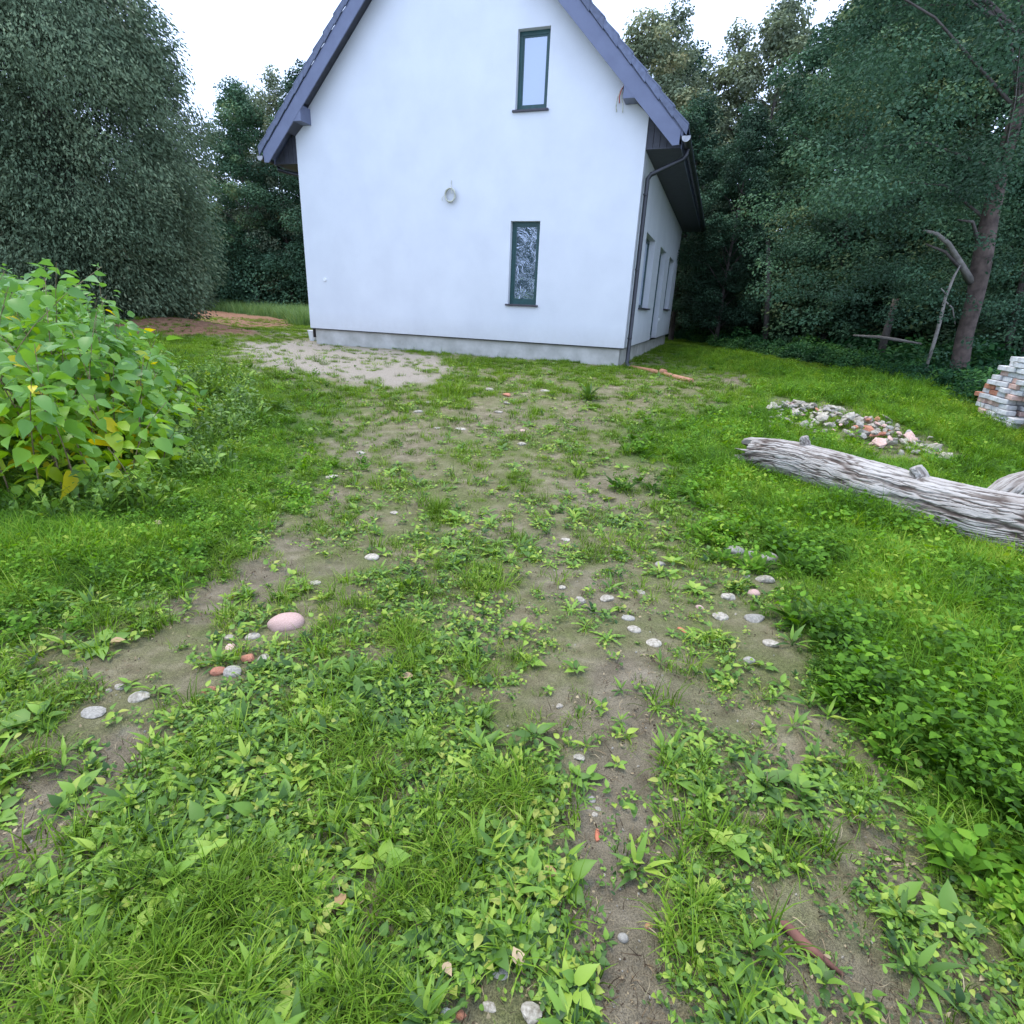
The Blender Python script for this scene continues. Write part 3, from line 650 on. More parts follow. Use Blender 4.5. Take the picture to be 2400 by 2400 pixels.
rw = MB().tube([(p[0], p[1], float(tz(p[0], p[1]))+.008) for p in (P0, (P0+P1)/2+np.array([.01, .005, 0]), P1, P2)], [.004, .014, .016, .004], 9).build('rotten_stick', M['root'], None, smooth=True)
tag(rw, 'reddish brown rotten stick pressed into the mud at lower right', 'stick')

# rubble heap: every stone its own thing
RKS = [rock(900+i, 1, f, .8) for i, f in enumerate((.5, .6, .7, .45, .8, .55))]
a = at(1825, 958); b2 = at(2215, 1085)
for i in range(290):
    s = random.random(); w = random.gauss(0, 1)
    prof = math.sin(PI*min(1, .12+s*.95))**.7
    ax = a*(1-s)+b2*s; dirn = (b2-a)[:2]/np.linalg.norm((b2-a)[:2]); nrm = np.array([-dirn[1], dirn[0]])
    off = max(-2.2, min(2.2, w))*.42*prof
    x, y = ax[0]-nrm[0]*off*1.2+.1, ax[1]-nrm[1]*off*1.2+.1
    hgt = max(0, (.17*prof)*(1-abs(off)/(.8*prof+.05)))
    sz = random.choice((.05, .06, .08, .09, .11, .14, .19))*random.uniform(.8, 1.2)
    red = random.random() < (.30 if .5 < s < .85 else .07)
    src = RKS[i % 6]; key = ('brickred' if random.random() < .5 else 'brickpink') if red else ('limestone' if random.random() < .75 else 'greystone')
    o = bpy.data.objects.new('brick_fragment' if red else 'rubble_stone', src); COL.objects.link(o)
    if not src.materials: src.materials.append(M['limestone'])
    o.material_slots[0].link = 'OBJECT'; o.material_slots[0].material = M[key]
    o.location = (x, y, float(tz(x, y))+hgt*random.uniform(.3, 1)+sz*.15); o.scale = (sz*random.uniform(.8, 1.5), sz, sz*.8)
    o.rotation_euler = [random.uniform(-.6, .6), random.uniform(-.6, .6), random.uniform(0, 6)]
    wh = 'left end' if s < .3 else 'middle' if s < .65 else 'right end'; bgn = 'small' if sz < .085 else 'medium sized' if sz < .13 else 'large'
    cn_ = {'brickred': 'orange red', 'brickpink': 'faded pink', 'limestone': 'whitish', 'greystone': 'beige grey'}[key]
    if red: tag(o, f'{bgn} {cn_} brick fragment at the {wh} of the rubble heap', 'brick fragment', 'brick fragments of the rubble heap')
    else: tag(o, f'{bgn} {cn_} stone at the {wh} of the rubble heap', 'stone', 'stones of the rubble heap')

# brick stack at the right edge
bs = at(2345, 975); be2 = at(2440, 1020); dv = (be2-bs)[:2]; dv /= np.linalg.norm(dv); nv = np.array([-dv[1], dv[0]])
if nv@np.array([0, 1.]) < 0: nv = -nv
st = empty('brick_stack', (bs[0], bs[1], float(tz(bs[0], bs[1]))-.02), math.atan2(dv[1], dv[0]))
tag(st, 'stacked pile of old limewashed bricks beyond the log at the right edge', 'brick stack')
bl = MB().box((-.12, -.058, -.031), (.12, .058, .031)); tmp = bl.build('brick', M['brickwhite'], st, bevel=.006); bme = tmp.data; bpy.data.objects.remove(tmp)
sgn = 1 if (np.cross(np.append(dv, 0), np.append(nv, 0))[2] > 0) else -1
for row in range(13):
    start = [.20, .12, .02, -.08, -.10, -.02, .12, .16, .26, .30, .36, .48, .62][row]
    nb = int((3.0-start)/.25)
    for lay in range(3):
        for i in range(nb if lay == 0 else nb-1):
            if lay > 0 and i > 3 and row < 11: continue
            o = bpy.data.objects.new('brick', bme); COL.objects.link(o); o.parent = st
            o.material_slots[0].link = 'OBJECT'
            o.material_slots[0].material = M[random.choices(['brickwhite', 'brickpink', 'brickred'], [.78, .17, .05])[0]]
            o.location = (start+.12+i*.25+(.07 if row % 2 else 0)+random.uniform(-.035, .035), sgn*(.06+lay*.13+random.uniform(-.045, .03)), .035+row*.068)
            o.rotation_euler = (0, random.uniform(-.02, .02), random.uniform(-.17, .17))

# ------------------------------------------------------------------ fallen log
def logtube(pts, rad, n_l, n_c, seed, ridge=.014):
    P = np.array(pts); L = np.r_[0, np.cumsum(np.linalg.norm(np.diff(P, axis=0), axis=1))]
    s = np.linspace(0, L[-1], n_l)
    def sp(v):                                               # smooth interpolation
        c = np.interp(s, L, v); kk = max(3, n_l//14); kk |= 1
        cp = np.pad(c, kk//2, mode='reflect', reflect_type='odd'); return np.convolve(cp, np.ones(kk)/kk, 'valid')
    C = np.stack([sp(P[:, i]) for i in range(3)], 1); R = sp(np.array(rad))
    T = np.gradient(C, axis=0); T /= np.linalg.norm(T, axis=1)[:, None]
    A = np.cross(T, [0, 0, 1.]); A /= np.linalg.norm(A, axis=1)[:, None]; B = np.cross(A, T)
    th = np.linspace(0, 2*PI, n_c, endpoint=False)
    SS, TH = np.meshgrid(s, th, indexing='ij')
    tw = TH+.25*SS+.10*np.sin(SS*3.1)
    cx, cy = np.cos(TH-PI/2), np.sin(TH-PI/2)
    # furrows meander along the log, broken and interlocking; the seam lies underneath
    arc = (TH-PI)*R[:, None]*np.ones_like(SS); wv = (fb(SS*3.3+seed, TH*1.5, seed+1)-.5)*.06+(fb(SS*14, TH*6, seed+2)-.5)*.022
    a1 = (arc+wv)/.021; b1 = (arc-wv*.7)/.0135
    d1 = np.abs(vn2(SS*2.4+seed, a1, seed+3)-.5)*2; d2 = np.abs(vn2(SS*4.0-seed, b1+7, seed+4)-.5)*2
    amp = .45+.55*ss(.3, .55, fb(SS*4, TH*2.2, seed+9))
    rg = 1-np.clip(np.maximum(np.exp(-(d1/.17)**2), .7*np.exp(-(d2/.15)**2))*amp, 0, 1)
    big = (fb(SS*2.2+3, cx*.9+cy*1.3+4, seed+20)-.5)
    Rr = R[:, None]*(1+.14*big)+ridge*(rg-.5)*2+.007*(fb(SS*26, TH*13, seed+30, 3)-.5)
    V = C[:, None, :]+A[:, None, :]*(cx*Rr)[..., None]+B[:, None, :]*(cy*Rr)[..., None]
    V = V.reshape(-1, 3)
    i, j = np.meshgrid(np.arange(n_l-1), np.arange(n_c), indexing='ij'); j2 = (j+1) % n_c
    F = np.stack([i*n_c+j, i*n_c+j2, (i+1)*n_c+j2, (i+1)*n_c+j], -1).reshape(-1, 4)
    return V, F, rg.ravel(), C, R
def gp(px_, py_, up): p = at(px_, py_); return p, depth(p)
lp = []; lr = []
for px_, py_, rp in ((1752, 1062, 31), (1800, 1072, 39), (1860, 1086, 44), (1940, 1112, 48), (2060, 1152, 54), (2180, 1190, 60), (2300, 1224, 68), (2400, 1246, 76), (2600, 1300, 92)):
    # base touches the ground below the axis
    p = at(px_, py_+rp*.95); d_ = depth(p); r_ = rp/FPX*d_*1.0
    q = np.array([p[0], p[1], float(tz0(p[0], p[1]))+r_*1.0]); q[1] += r_*.35; q[0] += r_*.12; lp.append(q); lr.append(r_)
Vv, Ff, rg, Cc, Rr = logtube(lp, lr, 760, 480, 5, .006)
lg = empty('fallen_log', tuple(lp[3])); tag(lg, 'long fallen tree trunk with silvery furrowed bark lying in the right grass', 'log')
o0 = np.array(lp[3])
# hollow broken end: pull the first rings inward
nC = 480
for r_i in range(10):
    f_ = 1-(9-r_i)*.018-(.25 if r_i == 0 else 0)
    Vv[r_i*nC:(r_i+1)*nC] = Cc[r_i]+(Vv[r_i*nC:(r_i+1)*nC]-Cc[r_i])*f_
jag = (vn2(np.arange(nC)*.10, np.zeros(nC), 77)-.5)*.26+(vn2(np.arange(nC)*.5, np.zeros(nC), 78)-.5)*.05
T0 = (Cc[5]-Cc[0])/np.linalg.norm(Cc[5]-Cc[0])
for r_i in range(16): Vv[r_i*nC:(r_i+1)*nC] += T0*(jag*(1-r_i/16))[:, None]
lb = add('bark', mesh_np('bark', Vv-o0, Ff, True, dict(ridge=rg)), M['log'], lg)
# inner wood of the broken end
inner = []; IF = []
for j, (f_, dpt) in enumerate(((.8, .0), (.62, .06), (.3, .10), (.02, .11))):
    inner.append(Cc[1]+(Vv[0:nC:5]-Cc[1])*f_+T0*(dpt+.02))
nI = len(inner[0]); IV = np.concatenate([Vv[0:nC:5]]+inner)-o0
for j in range(4):
    for q in range(nI): IF.append([j*nI+q, j*nI+(q+1) % nI, (j+1)*nI+(q+1) % nI, (j+1)*nI+q])
add('broken_end', mesh_np('broken_end', IV, np.array(IF), False), M['deadwood'], lg)
def stub(px_, py_, r0, ln, dirv, frac):
    i = min(range(len(Cc)), key=lambda q_: abs((1200+FPX*((Cc[q_]-CAM)@rt)/((Cc[q_]-CAM)@fwd))-px_))
    c0 = Cc[i]; dv_ = np.array(dirv, float); dv_ /= np.linalg.norm(dv_)
    s0 = c0+dv_*Rr[i]*.55; s1 = c0+dv_*(Rr[i]+ln)
    V_, F_, rg_, _, _ = logtube([s0, s0*.5+s1*.5+np.array([.01, 0, .01]), s1], [r0*1.5, r0*1.05, r0*.75], 40, 48, int(px_), .006)
    # cap
    n_ = len(V_); V_ = np.vstack([V_, s1+dv_*r0*.15]); F_ = [list(f_) for f_ in F_]+[[39*48+q, 39*48+(q+1) % 48, n_] for q in range(48)]
    rg_ = np.append(rg_, .8)
    add('branch_stub', mesh_np('branch_stub', V_-o0, F_, True, dict(ridge=rg_)), M['log'], lg)
stub(1883, 1050, .040, .075, (-.15, .1, 1), 0)
stub(2165, 1140, .055, .085, (-.35, .3, 1), 0)
stub(1960, 1150, .05, .04, (-.1, -1, .25), 0)
stub(1905, 1150, .045, .03, (-.1, -1, -.1), 0)
# second trunk piece behind it at the picture edge
p = at(2400, 1215); r2_ = .20
pts2 = [at(2318, 1222)+np.array([.0, .10, .12]), at(2370, 1228)+np.array([.05, .12, .21]), at(2440, 1240)+np.array([.08, .14, .25]), at(2560, 1262)+np.array([.1, .16, .27]), at(2800, 1310)+np.array([.1, .1, .28])]
V_, F_, rg_, C_, R_ = logtube(pts2, [.07, .17, .22, .26, .28], 200, 260, 41, .007)
lg2 = add('cut_trunk', mesh_np('cut_trunk', V_-pts2[0], F_, True, dict(ridge=rg_)), M['log'], None, tuple(pts2[0]))
tag(lg2, 'second grey trunk behind the long log, cut by the right picture edge', 'log')

# ------------------------------------------------------------------ leaf meshes
def leaves_np(P, Dn, Nn, Ln, Wd, tint, kind='diamond', droop=0.):
    """P base points, Dn direction, Nn normal, Ln length, Wd width -> V,F,tint"""
    n = len(P); Sd = np.cross(Dn, Nn); Sd /= np.linalg.norm(Sd, axis=1)[:, None]+1e-9
    L = Ln[:, None]; Wx = Wd[:, None]
    if kind == 'diamond':
        V = np.stack([P, P+Dn*L*.5+Sd*Wx*.5, P+Dn*L, P+Dn*L*.5-Sd*Wx*.5], 1).reshape(-1, 3)
        F = (np.arange(n)[:, None]*4+np.array([0, 1, 2, 3])[None]).astype(np.int32)
        return V, F, np.repeat(tint, 4)
    if kind == 'ovate':                                      # 10 verts, folded on the midrib, tip drooping
        pr = [(0, 0), (.12, .34), (.38, .50), (.66, .34), (.86, .12), (1.0, 0)]
        rows = []
        for a_, w_ in pr:
            c_ = P+Dn*L*a_+Nn*(-droop*a_**2)*L-Nn*0
            rows.append((c_, w_))
        vs_ = [rows[0][0]]
        for c_, w_ in rows[1:5]:
            e_ = Nn*(w_*.28)*Wx
            vs_ += [c_-Sd*w_*Wx+e_, c_, c_+Sd*w_*Wx+e_]
        vs_.append(rows[5][0]); V = np.stack(vs_, 1).reshape(-1, 3); kV = 14
        tri = [(0, 2, 1), (0, 3, 2)]
        for r_ in range(3):
            o_ = 1+r_*3
            tri += [(o_, o_+1, o_+4), (o_, o_+4, o_+3), (o_+1, o_+2, o_+5), (o_+1, o_+5, o_+4)]
        tri += [(10, 11, 13), (11, 12, 13)]
        tri = np.array(tri); F = (np.arange(n)[:, None, None]*kV+tri[None]).reshape(-1, 3).astype(np.int32)
        return V, F, np.repeat(tint, kV)
def unit(v): return v/(np.linalg.norm(v, axis=-1, keepdims=True)+1e-9)
def blades(nb, h, wdt, spread, bend, r, seg=3, tint=(0.2, .8), h_var=.4):
    V = []; F = []; T = []
    for i in range(nb):
        az = r.uniform(0, 2*PI); rad = spread*math.sqrt(r.uniform()); bx, by = rad*math.cos(az), rad*math.sin(az)
        a2 = az+r.normal()*.8; hh = h*r.uniform(1-h_var, 1+h_var*.5); bd = bend*r.uniform(.4, 1.5); tn = r.uniform(*tint)
        dx, dy = math.cos(a2), math.sin(a2); wx, wy = -dy*wdt*.5, dx*wdt*.5; n0 = len(V)
        for s_ in range(seg+1):
            q = s_/seg; ang = bd*q
            rr = hh*(math.sin(ang)/max(bd, .1)*q if 0 else q*math.sin(ang)); zz = hh*q*math.cos(ang*.9)
            w_ = (1-q**1.6)
            if s_ == seg: V.append((bx+dx*rr, by+dy*rr, zz)); T.append(tn+.12)
            else: V += [(bx+dx*rr-wx*w_, by+dy*rr-wy*w_, zz), (bx+dx*rr+wx*w_, by+dy*rr+wy*w_, zz)]; T += [tn-.15*(1-q)]*2
        for s_ in range(seg-1): F += [[n0+2*s_, n0+2*s_+1, n0+2*s_+3], [n0+2*s_, n0+2*s_+3, n0+2*s_+2]]
        F.append([n0+2*seg-2, n0+2*seg-1, n0+2*seg])
    return np.array(V), np.array(F), np.array(T)
def rosette(nl, ln, wd, up, r, kind='ovate', tint=(.3, .8), droop=.35, petiole=.25):
    az = np.linspace(0, 2*PI, nl, endpoint=False)+r.uniform(-.4, .4, nl); el = r.uniform(up[0], up[1], nl)
    D = np.stack([np.cos(az)*np.cos(el), np.sin(az)*np.cos(el), np.sin(el)], 1)
    Nn = np.stack([-np.cos(az)*np.sin(el), -np.sin(az)*np.sin(el), np.cos(el)], 1); Nn = unit(Nn+r.normal(0, .25, (nl, 3)))
    Nn = unit(Nn-D*(Nn*D).sum(1)[:, None])
    L = ln*r.uniform(.6, 1.15, nl); P = D*(L*petiole)[:, None]+r.normal(0, ln*.05, (nl, 3))*[1, 1, .3]; P[:, 2] = np.abs(P[:, 2])+.004
    V, F, T = leaves_np(P, D, Nn, L, wd*r.uniform(.7, 1.2, nl)*L/ln, r.uniform(tint[0], tint[1], nl), 'ovate', droop)
    # petioles
    V = list(map(tuple, V)); F = F.tolist(); T = list(T)
    for i in range(nl):
        n0 = len(V); s_ = np.cross(D[i], [0, 0, 1])*.0025
        V += [tuple(-s_), tuple(s_), tuple(P[i]+s_), tuple(P[i]-s_)]; F += [[n0, n0+1, n0+2], [n0, n0+2, n0+3]]; T += [.3]*4
    return np.array(V), np.array(F), np.array(T)
def cover(nl, spread, ln, hgt, r, tint=(.2, .9)):             # little creeping leaves, each on its own stem height
    P = np.stack([r.normal(0, spread*.55, nl), r.normal(0, spread*.55, nl), r.uniform(.004, hgt, nl)], 1)
    az = r.uniform(0, 2*PI, nl); el = r.uniform(-.3, .8, nl)
    D = np.stack([np.cos(az)*np.cos(el), np.sin(az)*np.cos(el), np.sin(el)], 1)
    Nn = unit(np.array([0, 0, 1.])+r.normal(0, .35, (nl, 3))); Nn = unit(Nn-D*(Nn*D).sum(1)[:, None])
    L = ln*r.uniform(.5, 1.3, nl)
    return leaves_np(P, D, Nn, L, L*r.uniform(.5, .8, nl), r.uniform(*tint, nl), 'ovate', .3)
def jagged(nl, ln, r, tint=(.3, .8)):                         # dandelion-like toothed leaves
    V = []; F = []; T = []
    for i in range(nl):
        az = 2*PI*i/nl+r.uniform(-.3, .3); el0 = r.uniform(.25, .9); L = ln*r.uniform(.6, 1.1); tn = r.uniform(*tint)
        d = np.array([math.cos(az), math.sin(az), 0]); sdv = np.array([-math.sin(az), math.cos(az), 0])
        n0 = len(V); K_ = 8
        for s_ in range(K_+1):
            q = s_/K_; c_ = d*L*q*math.cos(el0*(1-q*.5))+np.array([0, 0, 1])*L*(math.sin(el0)*q-.5*q*q*.9)
            c_[2] = max(c_[2], .004); w_ = L*.13*(.25+q)*(1.25-q)*(1.5 if s_ % 2 else .55)
            if s_ == K_: w_ = .001
            V += [tuple(c_-sdv*w_+np.array([0, 0, .2*w_])), tuple(c_), tuple(c_+sdv*w_+np.array([0, 0, .2*w_]))]; T += [tn, tn+.08, tn]
        for s_ in range(K_):
            o_ = n0+s_*3; F += [[o_, o_+1, o_+4], [o_, o_+4, o_+3], [o_+1, o_+2, o_+5], [o_+1, o_+5, o_+4]]
    return np.array(V), np.array(F), np.array(T)
def join(*a):
    V = []; F = []; T = []; n = 0
    for v, f, t_ in a: V.append(v); F.append(np.asarray(f)+n); T.append(t_); n += len(v)
    return np.vstack(V), np.vstack(F), np.concatenate(T)
def proto(name, vft, mat):
    me = mesh_np(name, vft[0], np.asarray(vft[1]), False, dict(tint=vft[2])); me.materials.append(M[mat])
    return bpy.data.objects.new(name, me)                    # not linked: only instanced
def scatter(name, pts, rot, scl, idx, protos, label=None, cat=None):
    me = bpy.data.meshes.new(name); me.vertices.add(len(pts)); me.vertices.foreach_set('co', np.asarray(pts, np.float32).ravel())
    a_ = me.attributes.new('rot', 'FLOAT_VECTOR', 'POINT'); a_.data.foreach_set('vector', np.asarray(rot, np.float32).ravel())
    a_ = me.attributes.new('scl', 'FLOAT', 'POINT'); a_.data.foreach_set('value', np.asarray(scl, np.float32))
    a_ = me.attributes.new('idx', 'INT', 'POINT'); a_.data.foreach_set('value', np.asarray(idx, np.int32))
    o = add(name, me)
    g = bpy.data.node_groups.new(name, 'GeometryNodeTree')
    g.interface.new_socket('Geometry', in_out='INPUT', socket_type='NodeSocketGeometry'); g.interface.new_socket('Geometry', in_out='OUTPUT', socket_type='NodeSocketGeometry')
    gi = g.nodes.new('NodeGroupInput'); go = g.nodes.new('NodeGroupOutput'); ip = g.nodes.new('GeometryNodeInstanceOnPoints')
    jn = g.nodes.new('GeometryNodeJoinGeometry')
    for p_ in protos:
        oi = g.nodes.new('GeometryNodeObjectInfo'); oi.inputs['Object'].default_value = p_; oi.inputs['As Instance'].default_value = True
        g.links.new(oi.outputs['Geometry'], jn.inputs[0])
    def na(n_, ty):
        q = g.nodes.new('GeometryNodeInputNamedAttribute'); q.data_type = ty; q.inputs['Name'].default_value = n_; return q.outputs['Attribute']
    g.links.new(gi.outputs[0], ip.inputs['Points']); g.links.new(jn.outputs[0], ip.inputs['Instance'])
    ip.inputs['Pick Instance'].default_value = True
    g.links.new(na('idx', 'INT'), ip.inputs['Instance Index'])
    er = g.nodes.new('FunctionNodeEulerToRotation'); g.links.new(na('rot', 'FLOAT_VECTOR'), er.inputs[0]); g.links.new(er.outputs[0], ip.inputs['Rotation'])
    cx_ = g.nodes.new('ShaderNodeCombineXYZ'); s_ = na('scl', 'FLOAT')
    for i_ in range(3): g.links.new(s_, cx_.inputs[i_])
    g.links.new(cx_.outputs[0], ip.inputs['Scale']); g.links.new(ip.outputs[0], go.inputs[0])
    md = o.modifiers.new('scatter', 'NODES'); md.node_group = g
    tag(o, label, cat, kind='stuff'); return o
RG = np.random.default_rng(21)
pr_short = [proto('short_grass_tuft', blades(15, .045, .0034, .04, 1.1, RG, tint=(.1, 1.0)), 'grass') for _ in range(5)]
pr_mid = [proto('grass_tuft', blades(22, .12, .0045, .04, 1.1, RG), 'grass') for _ in range(3)]
pr_lush = [proto('lush_tuft', join(blades(26, .17, .007, .06, 1.15, RG), cover(14, .06, .035, .12, RG, (.3, .8))), 'lush') for _ in range(4)]+[proto('lush_tuft', blades(30, .20, .006, .06, 1.0, RG), 'lush') for _ in range(3)]
pr_cov = [proto('creeping_leaf', cover(22, .034, .0135, .020, RG, (.05, .95)), 'weed') for _ in range(5)]+[proto('creeping_leaf', cover(13, .036, .021, .024, RG, (.1, 1.0)), 'weed') for _ in range(2)]
pr_ros = [proto('rosette', rosette(6, .045, .026, (.2, 1.1), RG, tint=(.1, .95)), 'weed') for _ in range(4)]+[proto('rosette', rosette(9, .07, .016, (.3, 1.2), RG, tint=(.2, .9)), 'weed') for _ in range(3)]+[proto('rosette', rosette(6, .065, .04, (.15, .8), RG, tint=(.35, .9)), 'weed') for _ in range(3)]+[proto('rosette', jagged(9, .085, RG), 'weed') for _ in range(3)]
pr_straw = [proto('straw', blades(4, .06, .0035, .04, 1.55, RG, tint=(-.6, 1)), 'straw') for _ in range(4)]+[proto('straw', cover(5, .05, .016, .012, RG, (-.8, .9)), 'straw') for _ in range(3)]
pr_lawn = [proto('lawn_tuft', blades(60, .075, .006, .11, .9, RG), 'grass') for _ in range(3)]
pr_nettle = [proto('broad_weed', join(rosette(8, .085, .034, (.3, 1.2), RG, tint=(.2, .6)), cover(26, .07, .030, .15, RG, (.1, .7))), 'lush') for _ in range(3)]

def frustum_pts(n, dmin, dmax, power=1.0, xmarg=1.15):
    """random ground points inside the view (and a margin), denser near the camera"""
    u = RG.uniform(0, 1, n); y = dmin*(dmax/dmin)**(u**power)
    x = RG.uniform(-1, 1, n)*(y*1.02+.9)*xmarg
    return x, y
def place(name, x, y, keep, protos, scl, label, tilt=.15, zoff=0., idxs=None, cat=None):
    keep = np.array(keep, bool).copy()
    for a_, b_, r_ in CLEARS: keep &= np.hypot(x-a_, y-b_) > r_
    x, y, scl = x[keep], y[keep], scl[keep]
    h = house_in(x, y, -.09); x, y, scl = x[~h], y[~h], scl[~h]
    z = tz(x, y)+zoff; n = len(x)
    rot = np.stack([RG.normal(0, tilt, n), RG.normal(0, tilt, n), RG.uniform(0, 6.28, n)], 1)
    idx = RG.integers(0, len(protos), n)
    print(name, n)
    return scatter(name, np.stack([x, y, z], 1), rot, scl, idx, protos, label, cat)
# short grass between the tracks
x, y = frustum_pts(52000, .45, 16); m_ = masks(x, y); dd = np.hypot(x, y)
gr_n = fb(x*4, y*4, 71)
place('short_grass', x, y, RG.uniform(0, 1, len(x)) < np.clip(m_['veg']+.05, 0, 1)*(.10+.75*ss(.42, .64, gr_n)), pr_short+pr_mid[:1], RG.uniform(.5, 1.15, len(x))*(1+dd*.05), 'short thin grass growing between the wheel tracks', cat='grass')
x, y = frustum_pts(30000, .45, 12); m_ = masks(x, y); dd = np.hypot(x, y)
place('creeping_weeds', x, y, RG.uniform(0, 1, len(x)) < m_['veg']*(1-.7*m_['L'])*(.22+.62*ss(.66, .42, fb(x*4, y*4, 71)))+.04, pr_cov, RG.uniform(.7, 1.6, len(x))*(1+dd*.04), 'low creeping weeds covering the trodden ground', cat='weeds')
x, y = frustum_pts(15000, .45, 13); m_ = masks(x, y); dd = np.hypot(x, y)
pv = m_['veg']*(1-.75*m_['L'])+.10*(1-m_['sand'])*(1-m_['L'])
place('rosette_weeds', x, y, RG.uniform(0, 1, len(x)) < pv*(.25+.9*ss(.4, .6, fb(x*3.3+9, y*3.3, 91))), pr_ros, RG.uniform(.4, 1.15, len(x))*(1+dd*.03), 'broad leaved rosette weeds scattered over the yard', cat='weeds')
x, y = frustum_pts(16000, .45, 12); m_ = masks(x, y)
place('dry_straw', x, y, RG.uniform(0, 1, len(x)) < .45+.4*m_['mud'], pr_straw, RG.uniform(.3, 1.0, len(x)), 'dry straw and dead stalks lying on the soil', tilt=.5, cat='straw')
# lush grass left and right
x, y = frustum_pts(70000, .6, 20, .85, 1.3); m_ = masks(x, y); dd = np.hypot(x, y)
keepL = (RG.uniform(0, 1, len(x)) < m_['L']) & ~((x < 0) & (y > 6.8) & (RG.uniform(0, 1, len(x)) < .6))
hv = .35+1.0*fb(x*1.7, y*1.7, 101)
right = x > 0
scl = hv*RG.uniform(.6, 1.25, len(x))*np.where(right, 1.0, .85)*np.where((x < 0) & (y > 6.5), .65, 1)*np.where((x > 0) & (y > 9), 1.25, 1)
scl = scl*(.38+.62*ss(0, .9, np.maximum(pdist(x, y, LUSHR), pdist(x, y, LUSHL))))
place('lush_grass', x, y, keepL, pr_lush, scl, 'long lush green grass on both sides of the yard', tilt=.25, cat='grass')
x, y = frustum_pts(12000, .6, 16, .85, 1.3); m_ = masks(x, y)
place('broad_weeds', x, y, RG.uniform(0, 1, len(x)) < m_['L']*(.15+ss(.42, .6, fb(x*1.8, y*1.8, 111))), pr_nettle, RG.uniform(.4, 1.25, len(x))*np.where(x > 0, 1.15, .8), 'broad leaved weeds among the long grass', tilt=.2, cat='weeds')
x = RG.uniform(-6.5, -1.8, 2600); y = RG.uniform(3.0, 9, 2600)
SHP = poly([(-300, 1260), (0, 1240), (200, 1240), (380, 1210), (520, 1120), (620, 990), (560, 870), (420, 850), (150, 900), (-300, 900)])
pr_tall = [proto('tall_weed', join(rosette(12, .10, .035, (.5, 1.35), RG, tint=(.2, .8), petiole=1.2), blades(14, .26, .008, .06, .7, RG), cover(20, .07, .045, .28, RG, (.2, .9))), 'weed') for _ in range(4)]
place('tall_weeds', x, y, inpoly(x, y, SHP) & (RG.uniform(0, 1, 2600) < .55), pr_tall, RG.uniform(.5, 1.2, 2600), 'knee high weeds growing round the foot of the leafy shrub', tilt=.2, cat='weeds')
# thin lawn near the house and beyond
x = RG.uniform(-16, 10, 52000); y = RG.uniform(3.2, 30, 52000); m_ = masks(x, y)
place('yard_lawn', x, y, (RG.uniform(0, 1, len(x)) < (m_['veg']*(.35+.65*ss(.4, .6, fb(x*1.2, y*1.2, 121))))*(1-m_['sand'])+.10), pr_lawn, RG.uniform(.45, 1.1, len(x))*(.55+.45*ss(4, 9, y)), 'trodden lawn in front of the house', cat='grass')
x = RG.uniform(-45, -3, 34000); y = 24+RG.uniform(0, 1, 34000)**1.5*34; m_ = masks(x, y)
pr_mead = [proto('meadow_tuft', blades(18, .62, .024, .25, .5, RG), 'meadow') for _ in range(3)]
place('meadow_grass', x, y, (RG.uniform(0, 1, len(x)) < (1-m_['soil'])*(1-m_['road'])*ss(24, 27, y)*.95), pr_mead, RG.uniform(.6, 1.3, len(x)), 'tall meadow grass beyond the yard left of the house', cat='grass')
# bigger single tufts that show in the photo
tuft = [(1020, 1190, 1.1, 120), (1040, 1330, .8, 60), (890, 1310, .5, 60), (1060, 920, 2.2, 60), (1380, 935, 2.4, 60), (1175, 890, 1.5, 40), (1240, 880, 1.3, 40), (960, 1480, .6, 60), (830, 1750, 1.0, 90), (520, 1100, 1.0, 80), (700, 2100, .9, 80)]
tp = []; ts = []
for a_, b_, s_, n_ in tuft:
    c_ = at(a_, b_)
    for _ in range(max(4, n_//8)): tp.append((c_[0]+RG.normal()*.035*s_, c_[1]+RG.normal()*.05*s_)); ts.append(s_*RG.uniform(.6, 1.1))
tp = np.array(tp); place('grass_clump', tp[:, 0], tp[:, 1], np.ones(len(tp), bool), pr_mid, np.array(ts), 'denser grass clumps in the middle of the track', cat='grass')
# single plants one can pick out
def plant(name, px_, py_, vft, mat, lab, sc=1.):
    P = at(px_, py_); me = mesh_np(name, vft[0]*sc, np.asarray(vft[1]), False, dict(tint=vft[2]))
    o = add(name, me, M[mat], None, (P[0], P[1], float(tz(P[0], P[1]))+.01)); tag(o, lab, 'plant'); return o
PG = np.random.default_rng(77)
plant('dandelion_plant', 400, 2085, join(jagged(15, .17, PG, (.5, .9)), rosette(6, .07, .035, (.7, 1.2), PG, tint=(.6, .9))), 'weed', 'large bright green dandelion clump, biggest weed at the lower left')
plant('broadleaf_plant', 890, 2040, rosette(5, .075, .052, (.1, .6), PG, tint=(.35, .8), droop=.2), 'weed', 'weed with big rounded leaves in the lower centre')
plant('broadleaf_plant', 1255, 1730, rosette(8, .075, .042, (.1, .7), PG, tint=(.35, .7)), 'weed', 'rosette of blunt leaves at the left border of the bare right track')
plant('broadleaf_plant', 1370, 1820, rosette(5, .06, .028, (.1, .5), PG, tint=(.5, .8)), 'weed', 'small weed standing alone on the bare right track')
plant('broadleaf_plant', 1330, 2330, rosette(9, .06, .034, (.1, .9), PG, tint=(.7, .93)), 'weed', 'yellowish green weed at the lower edge beside the bare track')
plant('broadleaf_plant', 530, 1810, rosette(6, .07, .04, (.2, .9), PG, tint=(.6, .93)), 'weed', 'weed with a bright upright leaf left of the lower centre')
